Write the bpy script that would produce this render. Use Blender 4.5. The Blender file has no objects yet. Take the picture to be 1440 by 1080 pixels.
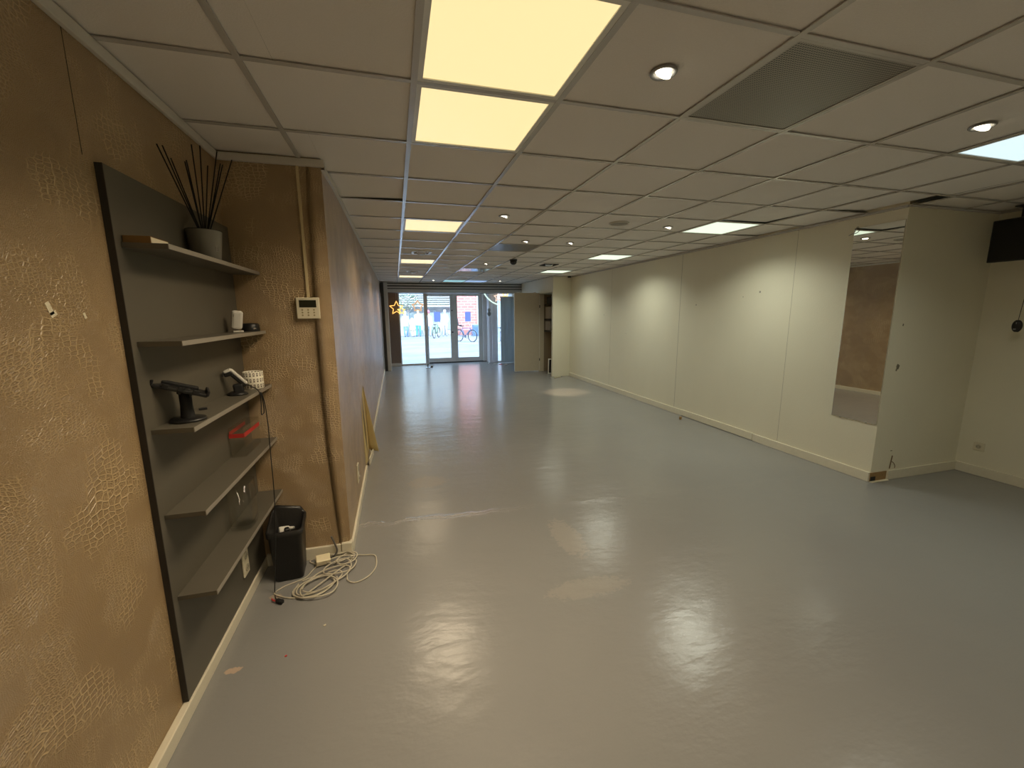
import bpy, bmesh, math, random
from mathutils import Vector, Matrix
random.seed(7)
SC = bpy.context.scene
COL = SC.collection
PI = math.pi
H = 2.48                      # ceiling height

# ------------------------------------------------------------------ materials
def nt_new(name):
    m = bpy.data.materials.new(name); m.use_nodes = True
    nt = m.node_tree
    return m, nt, nt.nodes['Principled BSDF']
class G:
    """tiny node helper"""
    def __init__(s, nt): s.nt = nt; s.L = nt.links
    def n(s, t, **k):
        nd = s.nt.nodes.new(t)
        for a, b in k.items(): setattr(nd, a, b)
        return nd
    def put(s, sock, v):
        if hasattr(v, 'is_linked') or isinstance(v, bpy.types.NodeSocket): s.L.new(v, sock)
        else: sock.default_value = v
    def m(s, op, a, b=None, c=None, clamp=False):
        nd = s.n('ShaderNodeMath', operation=op); nd.use_clamp = clamp
        for i, v in enumerate((a, b, c)):
            if v is not None: s.put(nd.inputs[i], v)
        return nd.outputs[0]
    def mix(s, f, a, b):
        nd = s.n('ShaderNodeMix', data_type='RGBA')
        s.put(nd.inputs[0], f); s.put(nd.inputs[6], a); s.put(nd.inputs[7], b)
        return nd.outputs[2]
    def step(s, v, lo, hi):
        nd = s.n('ShaderNodeMapRange', interpolation_type='SMOOTHSTEP')
        s.put(nd.inputs[0], v); nd.inputs[1].default_value = lo; nd.inputs[2].default_value = hi
        return nd.outputs[0]
    def noise(s, vec, scale, detail=2, rough=.5):
        nd = s.n('ShaderNodeTexNoise'); nd.inputs['Scale'].default_value = scale
        nd.inputs['Detail'].default_value = detail; nd.inputs['Roughness'].default_value = rough
        if vec is not None: s.put(nd.inputs['Vector'], vec)
        return nd
    def obj(s): return s.n('ShaderNodeTexCoord').outputs['Object']
    def sep(s, v):
        nd = s.n('ShaderNodeSeparateXYZ'); s.put(nd.inputs[0], v); return nd.outputs
    def comb(s, x, y, z=0.0):
        nd = s.n('ShaderNodeCombineXYZ')
        for i, v in enumerate((x, y, z)): s.put(nd.inputs[i], v)
        return nd.outputs[0]
    def bump(s, h, strength, dist, bsdf):
        nd = s.n('ShaderNodeBump'); nd.inputs['Strength'].default_value = strength
        nd.inputs['Distance'].default_value = dist; s.put(nd.inputs['Height'], h)
        s.L.new(nd.outputs[0], bsdf.inputs['Normal'])
def c4(c): return (c[0], c[1], c[2], 1)
_mc = {}
def mat(name, col, rough=.5, metal=0., spec=.5, var=.06, scale=14, bump=0.):
    if name in _mc: return _mc[name]
    m, nt, b = nt_new(name); g = G(nt)
    b.inputs['Roughness'].default_value = rough; b.inputs['Metallic'].default_value = metal
    b.inputs['Specular IOR Level'].default_value = spec
    n = g.noise(g.obj(), scale, 3)
    dk = tuple(c*(1-var) for c in col); lt = tuple(min(1, c*(1+var)) for c in col)
    g.L.new(g.mix(n.outputs[0], c4(dk), c4(lt)), b.inputs['Base Color'])
    if bump: g.bump(n.outputs[0], bump, .01, b)
    _mc[name] = m; return m
def emit(name, col, strength):
    if name in _mc: return _mc[name]
    m, nt, b = nt_new(name)
    b.inputs['Base Color'].default_value = c4(tuple(c*.5 for c in col)); b.inputs['Roughness'].default_value = .4
    b.inputs['Emission Color'].default_value = c4(col); b.inputs['Emission Strength'].default_value = strength
    _mc[name] = m; return m
def pane_glass(name, tint=(1, 1, 1), refl=.08, rough=0.):
    m, nt, b = nt_new(name); g = G(nt); nt.nodes.remove(b)
    out = nt.nodes['Material Output']
    t = g.n('ShaderNodeBsdfTransparent'); t.inputs[0].default_value = c4(tint)
    s = g.n('ShaderNodeBsdfGlossy'); s.inputs['Roughness'].default_value = rough
    f = g.n('ShaderNodeLayerWeight'); f.inputs[0].default_value = .5
    mx = g.n('ShaderNodeMixShader'); g.L.new(g.m('ADD', g.m('MULTIPLY', g.m('POWER', f.outputs['Facing'], 4.0), .5), refl*.4), mx.inputs[0])
    g.L.new(t.outputs[0], mx.inputs[1]); g.L.new(s.outputs[0], mx.inputs[2]); g.L.new(mx.outputs[0], out.inputs[0])
    return m

def croc():
    m, nt, b = nt_new('embossed brown wallpaper'); g = G(nt)
    o = g.sep(g.obj())
    u = g.m('ADD', o[0], o[1]); v = o[2]
    uv = g.comb(u, v)
    w = g.noise(uv, 2.6, 2)
    ws = g.sep(w.outputs['Color'])
    uw = g.m('ADD', u, g.m('MULTIPLY', g.m('SUBTRACT', ws[0], .5), .16))
    vw = g.m('ADD', v, g.m('MULTIPLY', g.m('SUBTRACT', ws[1], .5), .22))
    def cells(sx, sy, rnd, edge):
        vo = g.n('ShaderNodeTexVoronoi', feature='DISTANCE_TO_EDGE', voronoi_dimensions='2D')
        vo.inputs['Scale'].default_value = 1; vo.inputs['Randomness'].default_value = rnd
        g.put(vo.inputs['Vector'], g.comb(g.m('MULTIPLY', uw, sx), g.m('MULTIPLY', vw, sy)))
        return g.m('SUBTRACT', 1.0, g.step(vo.outputs['Distance'], 0.015, edge))
    big = cells(34, 62, .5, .17); mid = cells(60, 120, .7, .24); fine = cells(150, 260, .9, .3)
    p = g.noise(uv, 3.3, 2)
    mk1 = g.step(p.outputs[0], .50, .60)
    p2 = g.noise(g.comb(g.m('ADD', u, 7.3), v), 4.5, 2)
    mk2 = g.step(p2.outputs[0], .44, .58)
    lines = g.m('MAXIMUM', g.m('MULTIPLY', big, mk1), g.m('MULTIPLY', mid, g.m('MULTIPLY', mk2, .7)))
    lines = g.m('MAXIMUM', lines, g.m('MULTIPLY', fine, .3))
    va = g.noise(uv, 1.7, 4)
    base = g.mix(va.outputs[0], (.305, .200, .095, 1), (.405, .272, .132, 1))
    fz = g.noise(uv, 260, 2)
    base = g.mix(g.m('MULTIPLY', fz.outputs[0], .45), base, (.265, .172, .080, 1))
    col = g.mix(g.m('MULTIPLY', lines, .85), base, (.66, .49, .27, 1))
    g.L.new(col, b.inputs['Base Color'])
    b.inputs['Roughness'].default_value = .34; b.inputs['Specular IOR Level'].default_value = 1.0
    g.bump(g.m('ADD', lines, g.m('MULTIPLY', fz.outputs[0], .2)), .8, .004, b)
    return m

def floor_mat():
    m, nt, b = nt_new('grey floor paint'); g = G(nt)
    ob = g.obj(); o = g.sep(ob)
    n1 = g.noise(ob, 1.1, 5, .55); n2 = g.noise(ob, 34, 4, .6); n3 = g.noise(ob, 120, 2)
    col = g.mix(n1.outputs[0], (.242, .241, .240, 1), (.296, .291, .280, 1))
    col = g.mix(g.m('MULTIPLY', n3.outputs[0], .35), col, (.232, .231, .228, 1))
    # worn scuffs with their own shape, plus one painted lamp reflection
    def spot(x, y, rx, ry, c, k, colr):
        dx = g.m('DIVIDE', g.m('SUBTRACT', o[0], x), rx); dy = g.m('DIVIDE', g.m('SUBTRACT', o[1], y), ry)
        d = g.m('ADD', g.m('MULTIPLY', dx, dx), g.m('MULTIPLY', dy, dy))
        d = g.m('ADD', d, g.m('MULTIPLY', g.m('SUBTRACT', n2.outputs[0], .5), 2.2))
        return g.mix(g.m('MULTIPLY', g.m('SUBTRACT', 1.0, g.step(d, .45, .9)), k), colr, c)
    col = spot(-.915, .119, .045, .022, (.58, .43, .32, 1), .8, col)
    col = spot(-.86, .62, .04, .03, (.5, .39, .28, 1), .6, col)
    col = spot(.10, 2.05, .22, .16, (.47, .36, .22, 1), .15, col)  # warm reflection of the ceiling lights, put into the floor colour
    col = spot(.9, .2, .3, .10, (.42, .39, .33, 1), .25, col)
    col = spot(1.0, .75, .12, .3, (.44, .40, .34, 1), .3, col)
    n5 = g.noise(g.comb(g.m('MULTIPLY', o[0], .6), o[1]), 9, 4, .6)
    # long crease in the sheet under the paint
    wv = g.noise(g.comb(g.m('MULTIPLY', o[0], 3.0), g.m('MULTIPLY', o[1], 1.0)), 1.6, 3)
    y0 = g.m('ADD', g.m('MULTIPLY', o[0], -.055), 1.335)
    d = g.m('ADD', g.m('SUBTRACT', o[1], y0), g.m('MULTIPLY', g.m('SUBTRACT', wv.outputs[0], .5), .20))
    d = g.m('ADD', d, g.m('MULTIPLY', g.m('SUBTRACT', n5.outputs[0], .5), .11))
    def ridge(off, w):
        q = g.m('DIVIDE', g.m('ADD', d, off), w); return g.m('DIVIDE', 1.0, g.m('ADD', 1.0, g.m('MULTIPLY', q, q)))
    r = g.m('ADD', ridge(0., .010), g.m('MULTIPLY', ridge(.035, .008), .6))
    fade = g.m('SUBTRACT', 1.0, g.step(o[0], .15, 1.0))
    fade = g.m('ADD', g.m('MULTIPLY', fade, .92), .08)
    r = g.m('MULTIPLY', r, fade)
    col = g.mix(g.m('MULTIPLY', r, .4), col, (.52, .48, .42, 1))
    g.L.new(col, b.inputs['Base Color'])
    b.inputs['Roughness'].default_value = .235
    b.inputs['Specular IOR Level'].default_value = .68
    wr = g.noise(g.comb(g.m('MULTIPLY', o[0], 1.4), g.m('MULTIPLY', o[1], 3.2)), 1.5, 4, .55)
    hgt = g.m('ADD', g.m('MULTIPLY', wr.outputs[0], .85), g.m('MULTIPLY', n5.outputs[0], .42))
    hgt = g.m('ADD', hgt, g.m('MULTIPLY', r, 1.6))
    g.bump(hgt, .5, .012, b)
    return m

def tile_mat():
    m, nt, b = nt_new('mineral ceiling tile'); g = G(nt)
    ob = g.obj()
    n = g.noise(ob, 160, 3, .7); n2 = g.noise(ob, .9, 2)
    col = g.mix(n.outputs[0], (.76, .725, .68, 1), (.86, .825, .78, 1))
    col = g.mix(g.m('MULTIPLY', n2.outputs[0], .25), col, (.76, .71, .64, 1))
    g.L.new(col, b.inputs['Base Color']); b.inputs['Roughness'].default_value = .85
    b.inputs['Specular IOR Level'].default_value = .2
    g.bump(n.outputs[0], .25, .004, b)
    return m

def wall_paint(name, base):
    m, nt, b = nt_new(name); g = G(nt)
    ob = g.obj(); o = g.sep(ob)
    n = g.noise(ob, 1.2, 4); n2 = g.noise(ob, 60, 3, .6); st = g.noise(g.comb(g.m('MULTIPLY', g.m('ADD', o[0], o[1]), 6), o[2]), .9, 3)
    a = c4(tuple(x*.93 for x in base)); c = c4(tuple(min(1, x*1.05) for x in base))
    col = g.mix(n.outputs[0], a, c)
    col = g.mix(g.m('MULTIPLY', st.outputs[0], .22), col, c4((base[0]*.9, base[1]*.88, base[2]*.84)))
    g.L.new(col, b.inputs['Base Color']); b.inputs['Roughness'].default_value = .62
    b.inputs['Specular IOR Level'].default_value = .35
    g.bump(n2.outputs[0], .18, .006, b)
    return m

def perforated():
    m, nt, b = nt_new('perforated metal'); g = G(nt)
    ob = g.obj()
    vo = g.n('ShaderNodeTexVoronoi', voronoi_dimensions='2D'); vo.inputs['Scale'].default_value = 95; vo.inputs['Randomness'].default_value = 0
    g.put(vo.inputs['Vector'], ob)
    hole = g.m('SUBTRACT', 1.0, g.step(vo.outputs['Distance'], .30, .40))
    g.L.new(g.mix(hole, (.30, .275, .235, 1), (.008, .008, .007, 1)), b.inputs['Base Color'])
    b.inputs['Roughness'].default_value = .28; b.inputs['Specular IOR Level'].default_value = .5
    return m

def brick_mat():
    m, nt, b = nt_new('pink brick'); g = G(nt)
    o = g.sep(g.obj())
    br = g.n('ShaderNodeTexBrick'); br.inputs['Scale'].default_value = 1
    br.inputs['Color1'].default_value = (.60, .22, .20, 1); br.inputs['Color2'].default_value = (.66, .27, .24, 1); br.inputs['Mortar'].default_value = (.66, .42, .40, 1)
    br.inputs['Brick Width'].default_value = .5; br.inputs['Row Height'].default_value = .2; br.inputs['Mortar Size'].default_value = .025
    g.put(br.inputs['Vector'], g.comb(g.m('ADD', o[0], o[1]), o[2]))
    g.L.new(br.outputs[0], b.inputs['Base Color']); b.inputs['Roughness'].default_value = .9
    return m

def paving_mat():
    m, nt, b = nt_new('street paving'); g = G(nt)
    o = g.sep(g.obj())
    wv = g.noise(g.comb(g.m('MULTIPLY', o[0], .35), o[1]), .55, 3)
    band = g.step(wv.outputs[0], .42, .58)  # sun and shadow stripes across the street, put into the paving colour
    br = g.n('ShaderNodeTexBrick'); br.inputs['Scale'].default_value = 1
    br.inputs['Color1'].default_value = (.28, .29, .33, 1); br.inputs['Color2'].default_value = (.34, .345, .38, 1); br.inputs['Mortar'].default_value = (.28, .28, .32, 1)
    br.inputs['Brick Width'].default_value = .6; br.inputs['Row Height'].default_value = .3; br.inputs['Mortar Size'].default_value = .012
    g.put(br.inputs['Vector'], g.comb(o[0], o[1]))
    g.L.new(g.mix(g.m('MULTIPLY', band, .45), br.outputs[0], (.47, .47, .49, 1)), b.inputs['Base Color']); b.inputs['Roughness'].default_value = .85
    return m

def motif_paper():
    m, nt, b = nt_new('printed cup paper'); g = G(nt)
    o = g.sep(g.obj())
    ang = g.m('ARCTAN2', o[1], o[0])
    u = g.m('FRACT', g.m('MULTIPLY', ang, 18/(2*PI))); v = g.m('FRACT', g.m('MULTIPLY', o[2], 31.0))
    du = g.m('ABSOLUTE', g.m('SUBTRACT', u, .5)); dv = g.m('ABSOLUTE', g.m('SUBTRACT', v, .5))
    box = g.m('MULTIPLY', g.m('LESS_THAN', du, .27), g.m('LESS_THAN', dv, .30))
    inner = g.m('MULTIPLY', g.m('LESS_THAN', du, .10), g.m('LESS_THAN', g.m('ABSOLUTE', g.m('SUBTRACT', v, .58)), .10))
    bar = g.m('LESS_THAN', g.m('ABSOLUTE', g.m('SUBTRACT', v, .40)), .04)
    k = g.m('MULTIPLY', box, g.m('SUBTRACT', 1.0, g.m('MAXIMUM', inner, g.m('MULTIPLY', bar, .6))))
    g.L.new(g.mix(k, (.86, .82, .68, 1), (.10, .065, .035, 1)), b.inputs['Base Color']); b.inputs['Roughness'].default_value = .55
    return m

M_CROC = croc(); M_FLOOR = floor_mat(); M_TILE = tile_mat()
M_WALL = wall_paint('cream wall paint', (.80, .76, .61))
M_PERF = perforated(); M_BRICK = brick_mat(); M_PAVE = paving_mat(); M_CUP = motif_paper()
M_GLASS = pane_glass('window glass', (.97, .99, .99), .09)
M_ACRYL = pane_glass('clear acrylic', (.985, .985, .975), .07, .04)
M_VASE = pane_glass('vase glass', (.975, .98, .97), .07, .02)
M_BAR = mat('ceiling grid metal', (.52, .50, .47), .22, .0, .8, .03)
M_BASE = mat('cream skirting', (.74, .69, .55), .45, 0, .4, .06, 20, .05)
M_TRIMW = mat('white edge trim', (.66, .63, .57), .4)
M_BOARD = mat('grey laminate', (.115, .104, .080), .42, 0, .4, .08, 6)
M_EDGE = mat('grey aluminium edging', (.36, .33, .28), .35, .3)
M_DARK = mat('board side', (.03, .026, .022), .6)
M_BLACK = mat('black plastic', (.012, .012, .012), .38)
M_BLACKM = mat('matt black', (.010, .010, .010), .7)
M_WHITE = mat('white plastic', (.74, .72, .66), .4)
M_SOCK = mat('cream socket plastic', (.72, .66, .50), .4)
M_POT = mat('grey ceramic', (.17, .16, .13), .33, 0, .5, .05)
M_REED = mat('black reed', (.004, .003, .003), .8)
M_CHROME = mat('chrome', (.6, .6, .6), .15, 1.)
M_GREYM = mat('grey steel', (.33, .33, .33), .4, .4)
M_DKSTEEL = mat('dark steel', (.045, .045, .048), .4, .2)
M_SHUT = mat('shutter slat', (.60, .59, .58), .42, .2)
M_FRAME = mat('grey window frame', (.74, .74, .73), .4, 0, .5)
M_PALE = mat('pale lilac column', (.80, .78, .83), .5)
M_BROWN = mat('brown panel', (.24, .18, .15), .6, 0, .3, .12, 25)
M_BEIGE = mat('beige door paint', (.62, .545, .41), .5, 0, .4, .04)
M_WPEDGE = mat('white door edge', (.86, .83, .76), .4)
M_CORD = mat('grey cord', (.56, .51, .40), .5)
M_PAPER = mat('cream paper', (.80, .73, .55), .8)
M_BACKING = mat('wallpaper backing', (.64, .49, .22), .7, 0, .3, .12, 9)
M_RED = mat('red tape', (.55, .035, .03), .5)
M_BLIND = mat('grey blind fabric', (.60, .66, .70), .8)
_nt = M_BLIND.node_tree; _g = G(_nt); _tr = _g.n('ShaderNodeBsdfTranslucent'); _tr.inputs[0].default_value = (.55, .62, .66, 1)
_mx = _g.n('ShaderNodeMixShader'); _mx.inputs[0].default_value = .35; _g.L.new(_nt.nodes['Principled BSDF'].outputs[0], _mx.inputs[1]); _g.L.new(_tr.outputs[0], _mx.inputs[2]); _g.L.new(_mx.outputs[0], _nt.nodes['Material Output'].inputs[0])
M_WOOD = mat('raw wood', (.33, .21, .09), .7, 0, .3, .2, 40)
M_MIRROR, _nt, _b = nt_new('mirror silver')
_b.inputs['Base Color'].default_value = (.80, .80, .77, 1); _b.inputs['Metallic'].default_value = 1; _b.inputs['Roughness'].default_value = .012

# ------------------------------------------------------------------ mesh builder
class MB:
    def __init__(s): s.bm = bmesh.new()
    def box(s, x0, x1, y0, y1, z0, z1, bev=0., mi=0, seg=2):
        t = bmesh.new(); bmesh.ops.create_cube(t, size=1)
        for v in t.verts:
            v.co = Vector((x0 + (v.co.x+.5)*(x1-x0), y0 + (v.co.y+.5)*(y1-y0), z0 + (v.co.z+.5)*(z1-z0)))
        if bev: bmesh.ops.bevel(t, geom=t.edges[:], offset=bev, segments=seg, profile=.5, affect='EDGES')
        return s.join(t, mi)
    def join(s, t, mi=0, M=None, smooth=False):
        vm = {}
        for v in t.verts: vm[v] = s.bm.verts.new(M @ v.co if M is not None else v.co)
        for f in t.faces:
            try:
                nf = s.bm.faces.new([vm[v] for v in f.verts]); nf.material_index = mi or f.material_index; nf.smooth = smooth or f.smooth
            except ValueError: pass
        t.free(); return s
    def obox(s, c, dx, dy, dz, rot, bev=0., mi=0):
        t = MB().box(-dx/2, dx/2, -dy/2, dy/2, -dz/2, dz/2, bev).bm
        return s.join(t, mi, Matrix.Translation(c) @ rot.to_4x4())
    def poly(s, pts, mi=0, smooth=False):
        f = s.bm.faces.new([s.bm.verts.new(p) for p in pts]); f.material_index = mi; f.smooth = smooth; return s
    def prism(s, pts, d, mi=0):
        """closed outline (3-D points) extruded by vector d"""
        d = Vector(d); a = [s.bm.verts.new(p) for p in pts]; b = [s.bm.verts.new(Vector(p)+d) for p in pts]
        n = len(pts); fs = [s.bm.faces.new(a), s.bm.faces.new(b[::-1])]
        for i in range(n): fs.append(s.bm.faces.new([a[i], b[i], b[(i+1) % n], a[(i+1) % n]]))
        for f in fs: f.material_index = mi
        return s
    def lathe(s, prof, seg=32, c=(0, 0, 0), rot=None, mi=0, caps=True):
        R = rot or Matrix.Identity(3); c = Vector(c); rings = []
        for r, z in prof:
            rings.append([s.bm.verts.new(c + R @ Vector((r*math.cos(2*PI*k/seg), r*math.sin(2*PI*k/seg), z))) for k in range(seg)])
        for a, b in zip(rings, rings[1:]):
            for k in range(seg):
                f = s.bm.faces.new([a[k], a[(k+1) % seg], b[(k+1) % seg], b[k]]); f.smooth = True; f.material_index = mi
        if caps:
            for ring, rev in ((rings[0], True), (rings[-1], False)):
                f = s.bm.faces.new(ring[::-1] if rev else ring); f.material_index = mi
        return s
    def tube(s, pts, r, seg=8, closed=False, mi=0, r1=None):
        pts = [Vector(p) for p in pts]; n = len(pts); rings = []
        ref = None
        for i, p in enumerate(pts):
            if closed: d = pts[(i+1) % n] - pts[i-1]
            else: d = pts[min(i+1, n-1)] - pts[max(i-1, 0)]
            d.normalize()
            if ref is None: ref = d.orthogonal().normalized()
            ref = (ref - d*ref.dot(d)); ref = ref.normalized() if ref.length > 1e-6 else d.orthogonal().normalized()
            bi = d.cross(ref); rr = r if r1 is None else r + (r1-r)*i/(n-1)
            rings.append([s.bm.verts.new(p + rr*(math.cos(2*PI*k/seg)*ref + math.sin(2*PI*k/seg)*bi)) for k in range(seg)])
        prs = list(zip(rings, rings[1:])) + ([(rings[-1], rings[0])] if closed else [])
        for a, b in prs:
            for k in range(seg):
                f = s.bm.faces.new([a[k], a[(k+1) % seg], b[(k+1) % seg], b[k]]); f.smooth = True; f.material_index = mi
        if not closed: s.bm.faces.new(rings[0][::-1]).material_index = mi; s.bm.faces.new(rings[-1]).material_index = mi
        return s
    def build(s, name, mats, parent=None, weld=False):
        if not isinstance(mats, (list, tuple)): mats = [mats]
        me = bpy.data.meshes.new(name)
        if weld: bmesh.ops.remove_doubles(s.bm, verts=s.bm.verts[:], dist=1e-5)
        bmesh.ops.recalc_face_normals(s.bm, faces=s.bm.faces[:])
        s.bm.to_mesh(me); s.bm.free()
        for m in mats: me.materials.append(m)
        o = bpy.data.objects.new(name, me); COL.objects.link(o)
        if parent is not None: o.parent = parent
        return o
def spline(P, n=8, closed=False):
    P = [Vector(p) for p in P]; N = len(P); out = []
    for i in range(N if closed else N-1):
        g = lambda k: P[k % N] if closed else P[max(0, min(N-1, k))]
        a, b, c, d = g(i-1), g(i), g(i+1), g(i+2)
        for k in range(n):
            t = k/n
            out.append(.5*((2*b) + (c-a)*t + (2*a-5*b+4*c-d)*t*t + (3*b-a-3*c+d)*t**3))
    if not closed: out.append(P[-1])
    return out
def tag(o, label, cat, group=None):
    o['label'] = label; o['category'] = cat
    if group: o['group'] = group
    return o
def struct(o): o['kind'] = 'structure'; return o
def thing(name, label, cat, loc=(0, 0, 0), rz=0., group=None):
    o = bpy.data.objects.new(name, None); COL.objects.link(o); o.empty_display_size = .05
    o.location = loc; o.rotation_euler = (0, 0, rz)
    return tag(o, label, cat, group)
def copy_tree(o, parent=None):
    c = o.copy(); COL.objects.link(c)
    if parent is not None: c.parent = parent
    for ch in [k for k in ORIG if k.parent == o]: copy_tree(ch, c)
    return c
ORIG = []
def dup(root, loc, label, rz=None):
    ORIG[:] = list(COL.objects)
    c = copy_tree(root); c.location = loc; c['label'] = label
    if rz is not None: c.rotation_euler.z = rz
    return c
def RX(a): return Matrix.Rotation(a, 3, 'X')
def RY(a): return Matrix.Rotation(a, 3, 'Y')
def RZ(a): return Matrix.Rotation(a, 3, 'Z')
I3 = Matrix.Identity(3)

# ------------------------------------------------------------------ setting
XL, XS, YS = -1.02, -.487, .98          # left wall, stepped-out left wall, y of the step
XR, XN, YR = 4.13, 5.30, .86            # right wall, right wall near the camera, y of the return
YB, YC, YF = -4.0, 10.62, 12.0          # back wall, end of tiled ceiling, shop front

struct(MB().box(-1.2, 5.5, YB-.2, 12.05, -.12, 0).build('floor', M_FLOOR))
struct(MB().box(-1.2, XL, YB-.2, 1.2, 0, 2.62).box(-1.2, XS, YS, 12.1, 0, 3.3).build('wall_left', M_CROC))
WL = bpy.data.objects['wall_left']
struct(MB().box(XR, 5.5, YR, 12.1, 0, 3.3).box(XN, 5.5, YB-.2, YR+.1, 0, 2.62).build('wall_right', M_WALL))
WR = bpy.data.objects['wall_right']
struct(MB().box(-1.2, 5.5, YB-.2, YB, 0, 2.62).build('wall_back', M_WALL))
struct(MB().box(XS-.1, XR+.1, 11.84, 12.1, 2.235, 3.3).box(3.62, XR+.1, 11.3, 12.1, 0, 3.3).box(XS-.1, XS+.12, 11.9, 12.1, 0, 3.3)
       .box(XS-.1, .02, 11.75, 12.1, 0, 3.3).build('wall_front', M_FRAME))
struct(MB().box(XS-.1, XR+.1, YC, YC+.06, H+.0, 3.3).build('wall_front_upper', M_TRIMW))

def xr(y0, y1):        # usable x-range of the room between two y's
    return (XL if y1 <= YS+.3 and y0 < YS-.05 else XS), (XN if y1 <= YR+.4 and y0 < YR-.05 else XR)
cells_skip = set()
lights_left = [(0, -1), (0, 0), (0, 4), (0, 9), (0, 14), (0, -5)]  # last cell: unseen panel added behind the camera to brighten the room
lights_right = [(5, -1), (5, 3), (5, 7), (5, 11), (5, -5)]  # last cell again an added panel out of view, for extra room light
grilles = [(2, -1), (2, 6)]
gloss_panels = [(2, 11), (2, 16), (3, 16)]
for c in lights_left+lights_right+grilles+gloss_panels: cells_skip.add(c)
holes = {(4, 9)}
cells_skip |= holes
mb = MB()
tilt = {(-1, 2): (.016, -.0), (6, 1): (.02, .0), (6, 3): (.012, .0), (5, 2): (0, .012)}
def clip(x0, x1, y0, y1):
    """pieces of a ceiling cell inside the room outline"""
    out = []
    for (a, b, c, d) in ((XL, XS, YB, YS), (XS, XR, YB, YC), (XR, XN, YB, YR)):
        u0, u1, v0, v1 = max(x0, a), min(x1, b), max(y0, c), min(y1, d)
        if u1-u0 > .004 and v1-v0 > .004: out.append((u0, u1, v0, v1))
    return out
for i in range(-2, 10):
    for j in range(-7, 18):
        if (i, j) in cells_skip: continue
        for (a, b, c, d) in clip(i*.6, i*.6+.6, j*.6, j*.6+.6):
            e = [random.uniform(0, .003) for _ in range(4)]
            if (i, j) in tilt: dx, dy = tilt[(i, j)]; e = [e[0], e[1]+dx, e[2]+dx+dy, e[3]+dy]
            z = H+.007
            mb.poly([(a, c, z+e[0]), (b, c, z+e[1]), (b, d, z+e[2]), (a, d, z+e[3])])
mb.box(-1.2, 5.5, YB-.2, YC+.05, 2.60, 2.66, 0, 1).box(XS-.1, XR+.1, YC, 12.1, 3.25, 3.32, 0, 2)
struct(mb.build('ceiling', [M_TILE, M_DARK, M_TRIMW]))
mb = MB(); w = .012
for i in range(-1, 9):
    for (a, b, c, d) in clip(i*.6-w, i*.6+w, YB, YC): mb.box(a, b, c, d, H, H+.005)
for j in range(-6, 18):
    for (a, b, c, d) in clip(XL, XN, j*.6-w*.9, j*.6+w*.9): mb.box(a, b, c, d, H+.0008, H+.0052)
struct(mb.build('trim_1', M_BAR))
# pale angle strip where the ceiling meets the papered walls
mb = MB()
mb.box(XL, XL+.018, YB, YS, H-.042, H-.001, .003).box(XL, XS+.02, YS-.02, YS, H-.042, H-.001, .003)
sag = lambda y: .03*math.exp(-((y-1.02)/.30)**2)
ys = [YS-.02, 1.0, 1.1, 1.2, 1.35, 1.5, 1.8, 2.2, 3, 5, 8, YC]
for ya, yb in zip(ys, ys[1:]):
    za, zb = H-.028-sag(ya), H-.028-sag(yb)
    mb.poly([(XS+.02, ya, za), (XS+.02, yb, zb), (XS+.02, yb, H-.001-sag(yb)*.9), (XS+.02, ya, H-.001-sag(ya)*.9)])
    mb.poly([(XS, ya, za), (XS, yb, zb), (XS+.02, yb, zb), (XS+.02, ya, za)])
    mb.poly([(XS, ya, H-.001), (XS, yb, H-.001), (XS+.02, yb, H-.001-sag(yb)*.9), (XS+.02, ya, H-.001-sag(ya)*.9)])
struct(mb.build('trim_2', M_TRIMW))
struct(MB().box(XR-.02, XR, YR, 7.95, H-.02, H).box(XR-.0, XN, YR-.02, YR, H-.015, H).box(XN-.02, XN, YB, YR, H-.015, H).build('trim_3', M_BAR))

# skirting boards
struct(MB().box(XL, XL+.03, YB, YS-.002, 0, .062, .004).box(XL+.03, XS-.06, YS-.022, YS, 0, .08, .004)
       .box(XS-.055, XS+.012, YS-.03, YS+.02, 0, .088, .004).box(XS, XS+.018, YS+.02, 2.50, 0, .07, .004)
       .box(XS, XS+.018, 3.02, 10.35, 0, .07, .004).obox((XS+.035, 2.86, .035), .012, .36, .07, RZ(-.06), .002).build('baseboard_left', M_BASE))
struct(MB().box(XR-.018, XR, YR+.003, 2.2, 0, .092, .004).box(XR-.02, XR, 2.205, 3.55, .006, .098, .004).box(XR-.018, XR, 3.555, 7.94, 0, .092, .004)
       .box(4.335, XN, YR-.018, YR, 0, .092, .004).box(XN-.018, XN, YB, YR-.018, 0, .092, .004).build('baseboard_right', M_BASE))
# broken corner under the mirror: bare timber where the skirting is missing
MB().box(4.125, 4.33, YR-.006, YR+.0, .004, .088, 0).build('bare_timber', M_WOOD, WR)['label'] = 'raw brown timber showing in a gap of the skirting'
MB().box(4.128, 4.19, YR-.008, YR-.002, .008, .05).build('dark_hole', M_BLACKM, WR)
MB().box(4.12, 4.34, YR-.03, YR-.004, 0, .006, .002).build('plaster_crumb', M_PAPER, WR)
mb = MB()
for (u, v, a, b) in ((.0, 0, .010, .016), (.012, -.012, .010, .02), (-.004, -.03, .008, .018)):
    mb.obox((4.272+u, YR-.001, 1.10+v), a*2, .003, b*2, RY(.35), .001)
mb.obox((4.266, YR-.001, 1.47), .012, .003, .02, RY(.2), .001).obox((4.36, YR-.001, .285), .02, .003, .008, I3, .001)
mb.build('wall_chip', mat('chipped plaster', (.22, .19, .13), .9), WR)
mb = MB().obox((4.375, YR-.002, .17), .012, .004, .13, RY(.12), .001)
mb.tube(spline([(4.385, YR-.004, .175), (4.40, YR-.012, .16), (4.42, YR-.012, .13), (4.425, YR-.008, .11)], 6), .003, 6)
mb.build('cable_stub', mat('brown cable', (.2, .13, .06), .7), WR)
mb = MB()
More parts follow.
